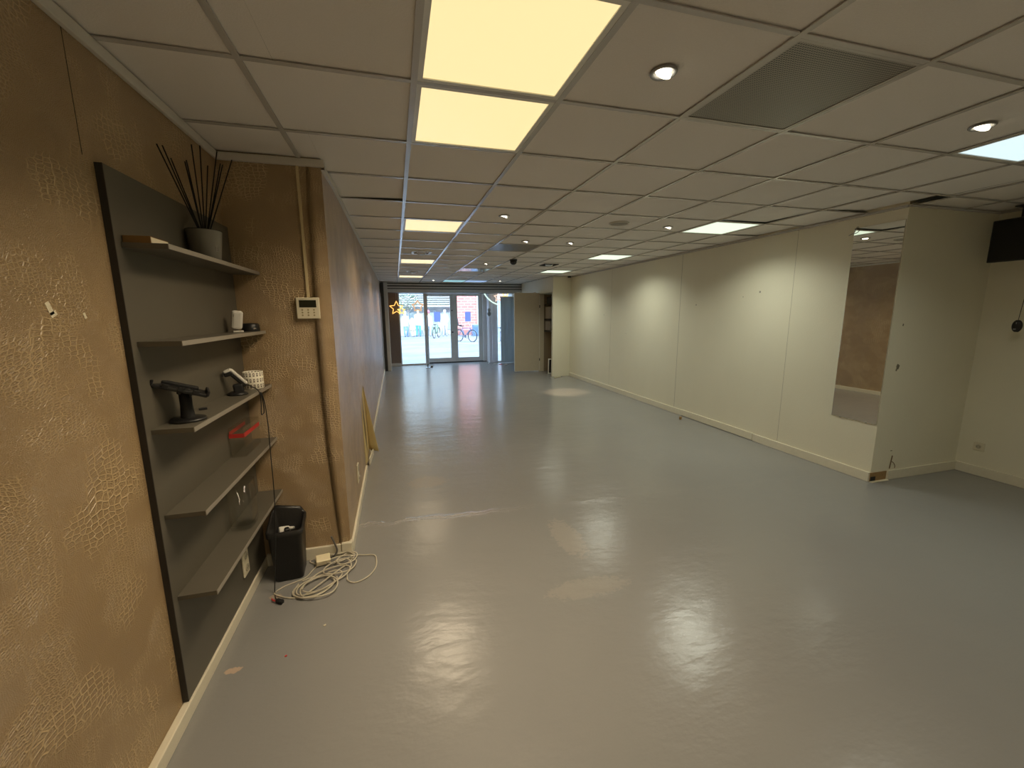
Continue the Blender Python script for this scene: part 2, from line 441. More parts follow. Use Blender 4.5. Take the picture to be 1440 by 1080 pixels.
for y, z, dy, dz in ((2.30, 1.83, .010, .012), (3.4, 1.70, .008, .010), (2.55, 1.78, .006, .006), (6.2, 1.55, .008, .008), (5.3, 1.2, .006, .006)):
    mb.box(XR-.0015, XR+.001, y-dy, y+dy, z-dz, z+dz)
mb.build('wall_mark', mat('wall scuff', (.36, .33, .26), .8), WR)
MB().box(XR-.0012, XR+.001, 3.757, 3.763, .1, 2.46).box(XR-.0012, XR+.001, 1.868, 1.871, .1, 2.46).box(XR-.0012, XR+.001, 5.9, 5.903, .1, 2.46).build('panel_joint', mat('joint line', (.40, .37, .29), .8), WR)

# wallpaper damage on the left (belongs to the wall)
mb = MB(); prof = []
for k in range(25):
    t = k/24; z = 2.452-t*(2.452-.07)
    xl = -.567 - .010*math.sin(t*2.6) + (.022*max(0, t-.78)/.22) ; lift = .006+.016*math.sin(min(1, t*1.25)*PI)
    prof.append((xl, lift, z))
for a, b in zip(prof, prof[1:]):
    for s0, s1 in ((0, .5), (.5, 1)):
        def P(q, s): 
            x = q[0] + (XS-.006-q[0])*s; return (x, YS-.003-q[1]*(1-s)**1.5, q[2])
        mb.poly([P(a, s0), P(a, s1), P(b, s1), P(b, s0)], 0, True)
    mb.poly([P(a, 0), (a[0]+.006, YS, a[2]), (b[0]+.006, YS, b[2]), P(b, 0)], 1)
mb.build('loose_wallpaper_strip', [M_CROC, M_DARK], WL, True)['label'] = 'loose brown wallpaper strip peeling off beside the corner'
mb = MB(); ap = Vector((XS+.004, 2.74, .86)); bt = Vector((XS+.004, 3.03, .06)); tip = Vector((XS+.105, 3.09, .012)); N = 10
grid = []
for i in range(N+1):
    t = i/N; row = []
    h0 = ap.lerp(bt, t); h1 = ap.lerp(tip, t)
    for k in range(6):
        s = k/5; p = h0.lerp(h1, s); p.x += .025*math.sin(s*PI)*t; row.append(p)
    grid.append(row)
for i in range(N):
    for k in range(5):
        mb.poly([grid[i][k], grid[i][k+1], grid[i+1][k+1], grid[i+1][k]], 0, True)
fl = mb.build('wallpaper_flap', M_BACKING, WL, True); fl['label'] = 'peeled triangle of wallpaper showing its yellow back'
md = fl.modifiers.new('s', 'SOLIDIFY'); md.thickness = .003
mb = MB().poly([(XS+.002, 2.42, .75), (XS+.002, 2.45, .75), (XS+.02, 2.62, .075), (XS+.002, 2.50, .075)]).poly([(XS+.002, 2.60, .80), (XS+.002, 2.74, .86), (XS+.002, 3.02, .08), (XS+.012, 2.72, .075)])
mb.build('bare_wall_patch', M_BACKING, WL)
mb = MB()
for (y, z, a, b) in ((-.37, 1.62, .008, .018), (-.24, 1.60, .005, .009), (-.36, 1.605, .012, .007)):
    mb.obox((XL+.0006, y, z), .0012, a*2, b*2, RX(.4), 0)
mb.build('torn_spot', M_PAPER, WL)
MB().box(XL-.001, XL+.0008, -.128, -.1255, 2.09, 2.44).build('paper_joint', M_DARK, WL)

# ------------------------------------------------------------------ ceiling fixtures
def add_light(name, kind, parent, loc, energy, col, **k):
    ld = bpy.data.lights.new(name, kind); ld.energy = energy; ld.color = col
    for a, b in k.items(): setattr(ld, a, b)
    o = bpy.data.objects.new(name, ld); COL.objects.link(o); o.parent = parent; o.location = loc
    return o
def light_panel(i, j, label, em, energy, col, spread=138):
    t = thing('light_panel', label, 'ceiling light', (i*.6+.3, j*.6+.3, H), 0, 'square ceiling light panels')
    mb = MB(); a, b = .289, .268
    for q in ((-a, a, -a, -b), (-a, a, b, a), (-a, -b, -b, b), (b, a, -b, b)): mb.box(*q, .0015, .012)
    mb.build('frame', mat('panel rim', (.75, .75, .7), .4), t)
    MB().box(-b, b, -b, b, .006, .014).build('diffuser', em, t)
    add_light('lamp', 'AREA', t, (0, 0, .003), energy, col, shape='SQUARE', size=.52, spread=math.radians(spread))
    return t
E_WARM = emit('warm diffuser', (1.0, .79, .40), .93)
E_COOL = emit('cool diffuser', (.86, 1.0, .80), .93)
E_BLUE = emit('cold diffuser', (.74, .93, 1.0), .93)
WARM = (1., .81, .56); COOL = (.97, 1., .84)
PW = 12.6; PC = 10.4
for (ij, lb) in zip(lights_left, ('large warm yellow light panel nearest the camera', 'second warm yellow light panel, touching the nearest one', 'warm yellow light panel before the square downlights, third from the camera',
        'warm yellow light panel between the two square downlights', 'farthest warm yellow light panel, by the shop front', 'unseen warm yellow light panel added behind the camera to brighten the room')):
    light_panel(*ij, lb, E_WARM, PW if ij[1] < 2 else PW*.8, WARM)
for (ij, lb) in zip(lights_right, ('cold white light panel cut by the right photo edge', 'greenish white light panel above the long cream wall, near the mirror', 'greenish white light panel halfway along the cream wall',
        'greenish white light panel nearest the open closet', 'unseen white light panel added behind the camera on the right to brighten the room')):
    light_panel(*ij, lb, E_BLUE if ij[1] == -1 else E_COOL, {-1: PC*.6, -5: PC*.4}.get(ij[1], PC), COOL)

def make_spot(label, loc):
    t = thing('spotlight', label, 'spotlight', loc, 0, 'round recessed spotlights')
    MB().lathe([(.034, .010), (.036, 0), (.046, -.004), (.05, 0), (.05, .004)], 28, caps=False).build('ring', M_GREYM, t)
    MB().lathe([(.036, .001), (.030, .03), (.020, .05)], 24, caps=False).build('cup', M_BLACKM, t)
    R = RY(.35) @ RX(.25)
    MB().lathe([(.006, .02), (.029, .004), (.030, -.004)], 24, (0, 0, -.001), R, caps=True).build('bulb', emit('halogen', (1., .90, .68), 5.), t)
    add_light('lamp', 'SPOT', t, (0, 0, -.012), 3, (1., .8, .55), spot_size=math.radians(75), spot_blend=.9, shadow_soft_size=.02)
    return t
SP = make_spot('round spotlight beside the warm panels, nearest the camera', (.9, -.3, H))
for xy, lb in (((2.7, -.3), 'round spotlight by the cold panel at the right edge'), ((.9, 2.09), 'round spotlight left of the round ceiling speaker, past the second warm panel'),
               ((1.5, 3.35), 'left of two spotlights side by side before the second perforated grille'), ((2.1, 3.34), 'right of two spotlights side by side before the second perforated grille'),
               ((2.71, 2.17), 'round spotlight between the ceiling speaker and the near greenish panel'), ((1.5, 5.75), 'small round spotlight just beyond the black dome camera'),
               ((.9, 9.65), 'far spotlight by the shop front, left of the glossy panels'), ((2.71, 9.58), 'far spotlight by the shop front, right of the glossy panels')):
    dup(SP, (*xy, H), lb)
def sq_down(label, loc, lit, group='square downlights'):
    t = thing('square_downlight', label, 'downlight', loc, 0, group)
    mb = MB(); a, b = .14, .105
    for q in ((-a, a, -a, -b), (-a, a, b, a), (-a, -b, -b, b), (b, a, -b, b)): mb.box(*q, -.006, .008)
    mb.build('bezel', M_WHITE, t)
    mb = MB()
    mb.box(-b, b, -b, b, .07, .08).box(-b-.004, -b, -b, b, .0, .08).box(b, b+.004, -b, b, 0, .08).box(-b, b, -b-.004, -b, 0, .08).box(-b, b, b, b+.004, 0, .08)
    mb.build('housing', M_BLACKM, t)
    R = RX(-.5)
    MB().lathe([(.05, .03), (.075, .0), (.075, -.03), (.06, -.032)], 28, (0, 0, .03), R).build('lamp_head', M_CHROME, t)
    MB().lathe([(.05, .0), (.05, .004)], 24, (0, 0, -.004), R).build('bulb', emit('halogen', (1., .9, .68), 5.) if lit else M_WHITE, t)
    return t
sq_down('square downlight with dark tilted lamp, before the fourth warm panel', (.3, 4.58, H), False)
sq_down('square downlight right in front of the farthest warm panel', (.3, 7.4, H), True)
t = sq_down('lamp hanging out of a dark square hole in the tiles, by the cream wall', (2.7, 5.7, H), True, None); t.name = 'recessed_lamp'
for ch in t.children:
    if ch.name.startswith('bezel'): ch.data.materials[0] = M_BLACKM
l = add_light('lamp', 'SPOT', t, (0, 0, -.05), 170, (1., .74, .46), spot_size=math.radians(26), spot_blend=.9, shadow_soft_size=.03)
l.rotation_euler = Vector((.46, .22, -2.43)).to_track_quat('-Z', 'Y').to_euler()
mb = MB()   # tile around the open hole
for q in ((2.4, 2.58, 5.4, 6.0), (2.82, 3.0, 5.4, 6.0), (2.58, 2.82, 5.4, 5.58), (2.58, 2.82, 5.82, 6.0)): mb.box(*q, H+.007, H+.012)
tl = mb.build('cut_tile', M_TILE, bpy.data.objects['ceiling'])
for (i, j), lb in zip(grilles, ('dark perforated ceiling grille near the camera, between two spotlights', 'smaller-looking perforated ceiling grille farther down the room, beyond the paired spotlights')):
    t = thing('ceiling_grille', lb, 'grille', (i*.6+.3, j*.6+.3, H), 0, 'perforated ceiling grilles')
    MB().box(-.285, .285, -.285, .285, .004, .010).build('perforated_plate', M_PERF, t)
    mb = MB(); a, b = .288, .276
    for q in ((-a, a, -a, -b), (-a, a, b, a), (-a, -b, -b, b), (b, a, -b, b)): mb.box(*q, .001, .010)
    mb.build('frame', M_BAR, t)
M_GLOSS = mat('glossy panel', (.40, .44, .46), .12, 0, 1., .02)
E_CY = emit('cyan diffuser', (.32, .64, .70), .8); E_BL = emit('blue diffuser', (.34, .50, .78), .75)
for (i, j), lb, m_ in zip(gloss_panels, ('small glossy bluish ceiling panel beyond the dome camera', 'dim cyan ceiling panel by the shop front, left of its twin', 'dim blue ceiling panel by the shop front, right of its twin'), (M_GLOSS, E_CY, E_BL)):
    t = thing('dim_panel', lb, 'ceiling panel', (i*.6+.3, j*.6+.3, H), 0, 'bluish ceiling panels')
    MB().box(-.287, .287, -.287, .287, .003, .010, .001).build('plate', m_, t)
for (x, y, r), lb in zip(((2.11, 2.13, .10), (1.98, 6.45, .12)), ('round flat speaker in the ceiling among four spotlights', 'faint round speaker in the ceiling beyond the dome camera')):
    t = thing('ceiling_speaker', lb, 'speaker', (x, y, H), 0, 'round ceiling speakers')
    MB().lathe([(r*.86, .006), (r*.88, -.003), (r, -.003), (r, .006)], 40, caps=False).build('rim', M_TRIMW, t)
    MB().lathe([(r*.87, .004), (r*.87, .0)], 40).build('mesh_cover', mat('speaker mesh', (.34, .32, .28), .7, 0, .3, .25, 300), t)
t = thing('dome_camera', 'black dome security camera hanging under the ceiling', 'camera', (1.84, 5.1, H))
MB().lathe([(.065, .004), (.065, -.012), (.058, -.02)], 32).build('base', M_BLACK, t)
MB().lathe([(.056, -.018), (.056, -.04), (.048, -.06), (.032, -.076), (.012, -.083), (.002, -.084)], 32).build('dome', mat('dome', (.006, .006, .007), .12), t)
MB().obox((.01, -.045, -.045), .03, .03, .02, RX(.3), .004).build('lens_mount', M_DKSTEEL, t)
t = tag(MB().lathe([(.045, 0), (.045, -.02), (.03, -.03), (.004, -.032)], 24, (4.05, 7.88, H)).build('smoke_detector', M_BLACKM), 'small dark sensor in the ceiling corner by the closet wall', 'sensor')

# ------------------------------------------------------------------ shelf unit with its things
SU = thing('wall_shelf', 'tall dark grey wall panel with five thin shelves on the papered wall', 'shelf', (XL, .45, .05))
def loc(o): o.location = tuple(-Vector(SU.location)); return o       # parts are modelled in world coordinates
def part(mb, name, m, root): o = mb.build(name, m, root); o.location = tuple(-Vector(root.location)); return o
part(MB().box(XL, XL+.022, -.075, YS-.008, .064, 2.085, .001), 'back_panel', M_BOARD, SU)
part(MB().box(XL, XL+.0215, -.0775, -.0752, .064, 2.085), 'panel_side', M_DARK, SU)
SZ = (1.845, 1.508, 1.186, .852, .510)
for z in SZ:
    s = part(MB().box(XL+.022, -.864, -.045, YS-.01, z-.018, z, .0008), 'shelf', M_BOARD, SU)
    e = MB().box(-.864, -.861, -.045, YS-.01, z-.018, z, .0006).build('edging', M_EDGE, s)
# reed diffuser
px, py, z0 = -.932, .46, SZ[0]
RD = thing('reed_diffuser', 'grey ceramic pot with tall black reeds on the top shelf', 'diffuser', (px, py, z0))
MB().lathe([(.050, 0), (.055, .004), (.069, .128), (.069, .132), (.065, .132), (.062, .118), (.0, .112)], 40, caps=False).build('pot', M_POT, RD)
mb = MB()
mb.tube([(.0685*math.cos(a), .0685*math.sin(a), .1305) for a in [2*PI*k/40 for k in range(40)]], .0016, 6, True)
mb.build('rim', M_BLACKM, RD)
REEDS = ((-0.053, -0.195, 0.42),(-0.053, -0.15, 0.431),(-0.053, -0.091, 0.403),(-0.033, 0.077, 0.517),(-0.008, 0.099, 0.522),(-0.043, 0.03, 0.435),(-0.038, 0.0, 0.42),(0.002, 0.134, 0.448),(0.022, 0.212, 0.539),(0.047, 0.188, 0.473),(0.032, 0.209, 0.484),(0.062, 0.28, 0.526))
for (tx, ty, tz) in REEDS:
    top = Vector((tx, ty, tz)); bot = Vector((tx*.1, ty*.1, .113))
    MB().tube([bot - (top-bot)*.05, top], .0028, 6).build('reed', M_REED, RD)
mb = MB()   # faint embossed plate on the pot
tagm = mat('pale print', (.30, .28, .24), .5)
def on_pot(a, z): r = .0505+ (z-.004)*.1129 + .0049; return Vector((r*math.cos(a), r*math.sin(a), z))
for z in (.040, .062): mb.tube([on_pot(-.60+.03*k, z) for k in range(8)], .0007, 4)
for a in (-.60, -.39): mb.tube([on_pot(a, .040+.0055*k) for k in range(5)], .0007, 4)
for z in (.047, .055): mb.tube([on_pot(-.56+.03*k, z) for k in range(5)], .0008, 4)
mb.build('print', tagm, RD)
# book / folder on the top shelf
t = thing('folder', 'flat brown folder with cream page edges lying on the top shelf', 'folder', (-.945, .055, SZ[0]))
MB().box(-.050, .030, -.090, .030, .001, .003).box(-.050, .030, -.090, .030, .022, .0245).box(-.0505, .030, -.0925, -.0885, .001, .0245, .001).build('cover', mat('brown cover', (.21, .115, .035), .35), t)
MB().box(-.046, .0295, -.087, .028, .003, .022, .001).build('pages', M_PAPER, t)
# white handheld and black puck
t = thing('handheld_device', 'upright white device leaning on the second shelf from the top', 'device', (-.93, .74, SZ[1]), math.radians(-70))
R = RX(-.12) @ RY(.16)
MB().obox((-.004, 0, .066), .032, .05, .098, R, .011).build('body', M_WHITE, t)
MB().obox((-.022, 0, .064), .012, .044, .092, R, .004).build('back_shell', M_BLACK, t)
MB().obox((.0135, -.012, .088), .002, .007, .014, R, .0008).build('button', M_DKSTEEL, t)
MB().box(-.03, .02, -.024, .024, .0, .008, .003).build('foot', M_WHITE, t)
t = thing('puck_dock', 'low round black dock beside the white device, at the back corner', 'dock', (-.913, .885, SZ[1]))
MB().lathe([(.046, 0), (.047, .006), (.044, .036), (.038, .044), (.0, .046)], 36, caps=False).build('body', M_BLACK, t)
MB().obox((.030, -.033, .014), .014, .003, .010, RZ(.75), .001).build('badge', M_EDGE, t)
# tablet stand
t = thing('tablet_stand', 'black tablet stand with tilted holder on the middle shelf', 'stand', (-.932, .085, SZ[2]))
MB().lathe([(.060, 0), (.062, .004), (.058, .011), (.02, .014)], 40).build('base', M_BLACK, t)
MB().lathe([(.026, .005), (.024, .013), (.0205, .06), (.021, .128)], 24, caps=True).build('column', M_BLACKM, t)
ax = Vector((.921, .389, 0)); th = math.atan2(.389, .921)
R = RZ(th) @ RY(.36)
MB().obox((-.013, 0, .128), .176, .12, .014, R, .004).build('holder', M_BLACK, t)
mb = MB()
for s in (-1, 1): mb.obox(Vector((-.013, 0, .132)) + R @ Vector((s*.088, 0, .006)), .010, .125, .022, R, .003)
for s in (-.6, 0, .6): mb.obox(Vector((-.013, 0, .128)) + R @ Vector((s*.08, -.061, .006)), .02, .008, .018, R, .002)
mb.obox(Vector((-.013, 0, .136)) + R @ Vector((.0, .03, .004)), .12, .05, .012, R, .003)
mb.build('clip', M_BLACKM, t)
MB().obox((-.0, 0, .112), .05, .034, .02, R, .005).build('hinge', M_BLACK, t)
tag(MB().obox((-.958, .285, SZ[2]+.005), .03, .012, .009, RZ(.5), .002).build('usb_stick', M_BLACKM), 'tiny black stick lying right of the tablet stand', 'stick')
# barcode scanner in its cradle
t = thing('barcode_scanner', 'white and black handheld scanner in a cradle on the middle shelf', 'scanner', (-.935, .64, SZ[2]), math.atan2(.318, .948))
MB().lathe([(.046, 0), (.047, .006), (.042, .012), (.030, .018)], 32).build('cradle_base', M_BLACK, t)
MB().obox((.006, 0, .034), .046, .04, .048, RY(-.12), .008).build('cradle', M_BLACKM, t)
def bar(mb, p, q, w, h, up, mi=0, bev=.004):
    p, q = Vector(p), Vector(q); d = q-p; L = d.length; a = math.atan2(-d.z, d.x)
    mb.obox((p+q)/2 + (RY(a) @ Vector((0, 0, up))), L, w, h, RY(a), bev, mi)
mb = MB(); bar(mb, (-.050, 0, .122), (-.016, 0, .136), .040, .016, 0, 0, .006); bar(mb, (-.020, 0, .136), (.046, 0, .056), .034, .014, .0, 0, .005)
mb.build('top_shell', M_WHITE, t)
mb = MB(); bar(mb, (-.052, 0, .117), (-.014, 0, .126), .042, .022, -.010, 0, .006); bar(mb, (-.022, 0, .126), (.046, 0, .048), .032, .022, -.006, 0, .006)
mb.build('handle', M_BLACK, t)
MB().obox((-.054, 0, .112), .006, .034, .024, RY(.2), .002).build('scan_window', M_DKSTEEL, t)
wt = lambda p: t.matrix_basis.inverted() @ Vector(p)
mb = MB()
mb.tube([wt(p) for p in spline([(-.888, .655, 1.235), (-.872, .68, 1.215), (-.858, .70, 1.196), (-.849, .70, 1.17), (-.848, .697, 1.12), (-.850, .69, 1.065), (-.851, .71, 1.058), (-.847, .73, 1.07),
     (-.846, .722, 1.14), (-.849, .712, 1.178), (-.851, .735, 1.165), (-.849, .765, 1.10), (-.848, .775, .98), (-.850, .778, .90), (-.848, .762, .78), (-.846, .75, .66), (-.844, .725, .52), (-.845, .70, .43),
     (-.850, .685, .30), (-.866, .675, .14), (-.875, .665, .03), (-.872, .65, .006), (-.86, .61, .005), (-.842, .575, .006)], 8)], .0027, 8)
mb.build('cord', M_BLACK, t)
MB().obox(wt((-.824, .556, .012)), .045, .024, .022, RZ(-.9), .006).build('plug', M_BLACKM, t)
# printed paper cup / roll
t = thing('printed_pot', 'round cream pot printed with small dark motifs, on the middle shelf', 'pot', (-.917, .845, SZ[2]))
MB().lathe([(.049, 0), (.051, .003), (.0505, .096), (.0475, .096), (.047, .012), (.0, .010)], 40, caps=False).build('body', M_CUP, t)
# clear box with red band
t = thing('acrylic_box', 'clear acrylic box with a red band on the fourth shelf', 'box', (-.955, .735, SZ[3]))
mb = MB(); X0, X1, Y0, Y1, Z1 = -.035, .035, -.125, .135, .158; q = .003
mb.box(X0, X1, Y0, Y1, .0005, .005).box(X0, X0+q, Y0, Y1, .005, Z1).box(X1-q, X1, Y0, Y1, .005, Z1).box(X0+q, X1-q, Y0, Y0+q, .005, Z1).box(X0+q, X1-q, Y1-q, Y1, .005, Z1).box(X0, X1, Y0, Y1, Z1, Z1+q)
mb.build('shell', M_ACRYL, t)
MB().box(X1, X1+.0008, Y0+.005, Y1-.005, .108, .130).box(X0+.0, X1, Y0-.0008, Y0, .108, .130).build('red_band', M_RED, t)
MB().box(X0-.0008, X0, Y0+.01, Y1-.01, .120, .140).build('red_label', M_RED, t)
# glass vase
t = thing('glass_vase', 'empty clear glass vase on the lowest shelf', 'vase', (-.934, .52, SZ[4]))
mb = MB(); SGN = 40
def sq(r, z): 
    out = []
    for k in range(SGN):
        a = 2*PI*k/SGN; c, s = math.cos(a), math.sin(a); e = (abs(c)**4+abs(s)**4)**(-.25)
        out.append((r*.80*e*c, r*1.12*e*s, z))
    return out
rings = [[mb.bm.verts.new(p) for p in sq(r, z)] for r, z in ((.052, .0), (.064, .006), (.068, .02), (.069, .24), (.0655, .24), (.064, .03), (.05, .022))]
for a, b in zip(rings, rings[1:]):
    for k in range(SGN):
        f = mb.bm.faces.new([a[k], a[(k+1) % SGN], b[(k+1) % SGN], b[k]]); f.smooth = True
mb.bm.faces.new(rings[0][::-1]); mb.bm.faces.new(rings[-1])
mb.build('body', M_VASE, t)

# ------------------------------------------------------------------ left wall fittings
def socket(name, label, loc_, rz, twin=True, m=M_SOCK):
    """wall socket plate modelled facing -Y"""
    t = thing(name, label, 'socket', loc_, rz)
    h = .078 if twin else .041
    MB().box(-.041, .041, -.010, 0, -h, h, .004).build('plate', m, t)
    for zc in ((-.036, .036) if twin else (0,)):
        d = MB().lathe([(.020, .0), (.020, .004)], 24, (0, -.0145, zc), RX(-PI/2)).build('socket_well', mat('socket well', (.45, .41, .31), .5), t)
        MB().lathe([(.0026, .0), (.0026, .001)], 10, (-.0095, -.0152, zc), RX(-PI/2)).lathe([(.0026, .0), (.0026, .001)], 10, (.0095, -.0152, zc), RX(-PI/2)).build('pin_hole', M_BLACKM, d)
    return t
socket('wall_socket', 'cream double socket low on the grey panel under the lowest shelf', (XL+.0225, .625, .245), PI/2)
socket('wall_socket', 'cream double socket low on the far left wall, before the wallpaper flap', (XS, 1.695, .296), PI/2)
t = socket('wall_socket', 'single cream socket low on the right wall near the corner', (XN, .703, .285), -PI/2, False)
t = thing('wall_thermostat', 'cream climate control panel with dark screen on the brown step wall', 'thermostat', (-.617, YS, 1.637))
MB().box(-.064, .064, -.030, 0, -.063, .063, .004).build('case', M_SOCK, t)
MB().box(-.047, .047, -.0310, -.030, .004, .047, .0004).build('screen', mat('lcd', (.018, .02, .012), .25), t)
MB().box(-.048, -.020, -.0306, -.030, .052, .0545).build('brand_strip', M_EDGE, t)
for r_ in range(3):
    for c_ in range(3):
        if r_ == 0 and c_ == 1: pass
        MB().lathe([(.0052, 0), (.0048, .0012)], 14, (-.032+.032*c_, -.030, -.010-.016*r_), RX(PI/2)).build('button', mat('olive button', (.34, .29, .15), .5), t)
mb = MB()
mb.bm.free()
tag(MB().box(-.622, -.606, YS-.012, YS, 1.70, 2.455, .002).build('cable_duct', mat('tan duct', (.62, .50, .29), .45)), 'thin tan cable duct running from ceiling down to the thermostat', 'duct')

# ------------------------------------------------------------------ waste bin
BN = thing('waste_bin', 'black plastic waste bin with raised curved back in the left corner', 'bin', (-.825, .845, 0), math.radians(4))
def rrect(w_, d_, r, n=6):
    out = []
    for cx, cy, a0 in ((w_-r, d_-r, 0), (-w_+r, d_-r, PI/2), (-w_+r, -d_+r, PI), (w_-r, -d_+r, 1.5*PI)):
        for k in range(n+1): a = a0+PI/2*k/n; out.append((cx+r*math.cos(a), cy+r*math.sin(a)))
    return out
def zr(y, d_, x=0): s = max(0, min(1, (y+d_)/(2*d_))); return .325 + .115*math.sin(s*PI/2)**1.3*(1-.75*min(1, abs(x+.012)/.1)**2.2)
mb = MB(); L = []
for (w_, d_, r, zf) in ((.068, .072, .02, lambda y, x: 0.0), (.076, .082, .022, lambda y, x: .004), (.092, .100, .026, lambda y, x: zr(y, .1, x)-.03), (.100, .108, .028, lambda y, x: zr(y, .108, x)-.028), (.100, .108, .028, lambda y, x: zr(y, .108, x)),
                        (.090, .098, .024, lambda y, x: zr(y, .108, x)+.003), (.084, .092, .022, lambda y, x: zr(y, .108, x)-.02), (.074, .082, .02, lambda y, x: .20), (.070, .078, .02, lambda y, x: .19)):
    L.append([mb.bm.verts.new((x, y, zf(y, x))) for x, y in rrect(w_, d_, r, 8)])
for a, b in zip(L, L[1:]):
    n = len(a)
    for k in range(n):
        f = mb.bm.faces.new([a[k], a[(k+1) % n], b[(k+1) % n], b[k]]); f.smooth = True
mb.bm.faces.new(L[0][::-1]); mb.bm.faces.new(L[-1])
mb.build('body', mat('bin plastic', (.022, .021, .020), .38, 0, .5, .1, 90, .1), BN)
t = thing('power_strip', 'white power strip end with black plug lying inside the waste bin', 'power strip', (-.845, .86, .20), .35)
MB().obox((0, 0, .055), .060, .115, .036, RX(.35) @ RY(.2), .006).build('body', M_WHITE, t)
MB().obox((.012, -.012, .088), .030, .030, .026, RX(.35), .008).build('plug', M_BLACK, t)
mb = MB().tube(spline([(.02, .0, .092), (.042, .006, .085), (.052, .03, .07), (.03, .05, .06)], 6), .009, 8)
mb.build('white_cord', M_WHITE, t)
tag(MB().obox((-.878, .815, .262), .08, .055, .003, RX(.45) @ RY(-.25), 0).build('paper_sheet', M_WHITE), 'small white sheet standing in the waste bin beside the power strip', 'paper')

# ------------------------------------------------------------------ cables on the floor
t = thing('extension_cord', 'tangled pale grey extension cord lying on the floor beside the bin', 'cord', (-.55, .78, 0))
ow = Vector((-.55, .78, 0))
def cord(P, r=.0042): return [Vector(p)-ow for p in spline(P, 9)]
z = .005
mb = MB()
mb.tube(cord([(-.62, .93, .02), (-.70, .94, .02), (-.735, .925, .012), (-.69, .88, z), (-.705, .82, z), (-.735, .755, z), (-.83, .705, z), (-.872, .66, z), (-.864, .635, z), (-.805, .592, z), (-.745, .572, z), (-.70, .575, .012), (-.62, .66, .02), (-.55, .75, .02), (-.50, .83, .012), (-.46, .90, .02), (-.50, .945, .03)]), .0042, 8)
mb.tube(cord([(-.50, .945, .03), (-.58, .95, .02), (-.64, .955, .025), (-.70, .93, .02), (-.66, .885, .02), (-.56, .90, .03), (-.46, .915, .015), (-.395, .915, z), (-.335, .895, z), (-.318, .83, z), (-.322, .74, z), (-.36, .665, z), (-.425, .625, z), (-.475, .655, z), (-.485, .72, .012), (-.47, .80, .02), (-.50, .86, .03), (-.56, .87, .02)]), .0042, 8)
for k, (cx, cy, a, b, rot, ph) in enumerate(((-.655, .655, .125, .085, .55, .2), (-.635, .675, .135, .072, .62, 1.2), (-.66, .64, .11, .095, .45, 2.2), (-.60, .70, .15, .08, .7, 3.1), (-.63, .62, .10, .10, .2, 4.0), (-.535, .80, .10, .075, .5, .9), (-.56, .905, .10, .05, .1, 2.2), (-.50, .875, .07, .055, .9, 1.))):
    P = []
    for i in range(15):
        q = ph + i/14*2*PI*.96; x, y = a*math.cos(q), b*math.sin(q)*(1+.08*math.sin(3*q+k))
        P.append((cx+x*math.cos(rot)-y*math.sin(rot), cy+x*math.sin(rot)+y*math.cos(rot), .006+.004*k*.6+.006*abs(math.sin(q*1.5+k))))
    mb.tube(cord(P), .0042, 8)
mb.build('cable', M_CORD, t)
MB().obox(Vector((-.648, .885, .034))-ow, .085, .062, .038, RZ(.25) @ RY(.06) @ RX(.30), .005).build('socket_block', mat('ivory block', (.86, .76, .52), .45), t)
t = tag(MB().tube(spline([(-.875, .60, .006), (-.862, .575, .012), (-.845, .566, .010)], 6), .004, 8).build('red_wire', M_RED), 'short red wire end beside the black plug on the floor', 'wire')
tag(MB().tube(spline([(-.600, .955, .15), (-.580, .945, .10), (-.57, .945, .05), (-.59, .94, .02), (-.63, .935, .012)], 6), .006, 8).build('loose_wire', mat('dark grey wire', (.12, .11, .10), .6)), 'dark wire stub by the skirting gap behind the pale cord', 'wire')

# ------------------------------------------------------------------ right side things
t = thing('wall_mirror', 'tall narrow frameless mirror on the long cream wall', 'mirror', (XR, 1.075, 1.46))
MB().box(-.007, -.001, -.207, .207, -.905, .905, .0008).build('glass', M_MIRROR, t)
MB().box(-.001, 0, -.2075, .2075, -.906, .906).build('backing', M_DARK, t)
for yy in (-.12, .12): MB().box(-.0095, 0, yy-.008, yy+.008, -.912, -.898, .001).build('clip', M_CHROME, t)
t = tag(MB().tube(spline([(XR, 1.254, 2.375), (XR-.02, 1.254, 2.37), (XR-.03, 1.256, 2.345), (XR-.024, 1.27, 2.325), (XR-.012, 1.30, 2.318), (XR-.004, 1.33, 2.31)], 6), .0035, 8).build('wall_hook', M_GREYM), 'small metal hook high on the cream wall left of the mirror', 'hook')
t = thing('wall_television', 'black flat television under the ceiling, cut by the right edge', 'television', (5.06, .45, 2.2), math.radians(-4))
MB().box(-.022, .022, -.36, .325, -.185, .175, .006).build('casing', M_BLACK, t)
MB().box(-.0235, -.0218, -.35, .315, -.172, .163).build('screen', mat('tv screen', (.004, .004, .004), .25), t)
MB().box(.02, .05, -.10, .10, -.08, .08, .004).build('bracket', M_BLACKM, t)
MB().tube([(.04, .165, .15), (.04, .165, .28)], .014, 12).build('hanger_pole', M_BLACKM, t)
MB().box(.0, .08, .11, .21, .268, .279, .002).build('ceiling_plate', M_BLACKM, t)
t = thing('computer_mouse', 'small black mouse dangling by its cord under the television', 'mouse', (5.14, .535, 1.455))
mb = MB(); 
LL = []
for k in range(9):
    s = k/8; zz = .052-.104*s; w_ = .034*math.sqrt(max(.04, 1-(2*s-1)**2*.86)); d_ = .018*math.sqrt(max(.05, 1-(2*s-.9)**2*.8))
    LL.append([mb.bm.verts.new((d_*math.cos(2*PI*q/18), w_*math.sin(2*PI*q/18), zz)) for q in range(18)])
for a, b in zip(LL, LL[1:]):
    for q in range(18): f = mb.bm.faces.new([a[q], a[(q+1) % 18], b[(q+1) % 18], b[q]]); f.smooth = True
mb.bm.faces.new(LL[0]); mb.bm.faces.new(LL[-1][::-1]); mb.build('shell', M_BLACK, t)
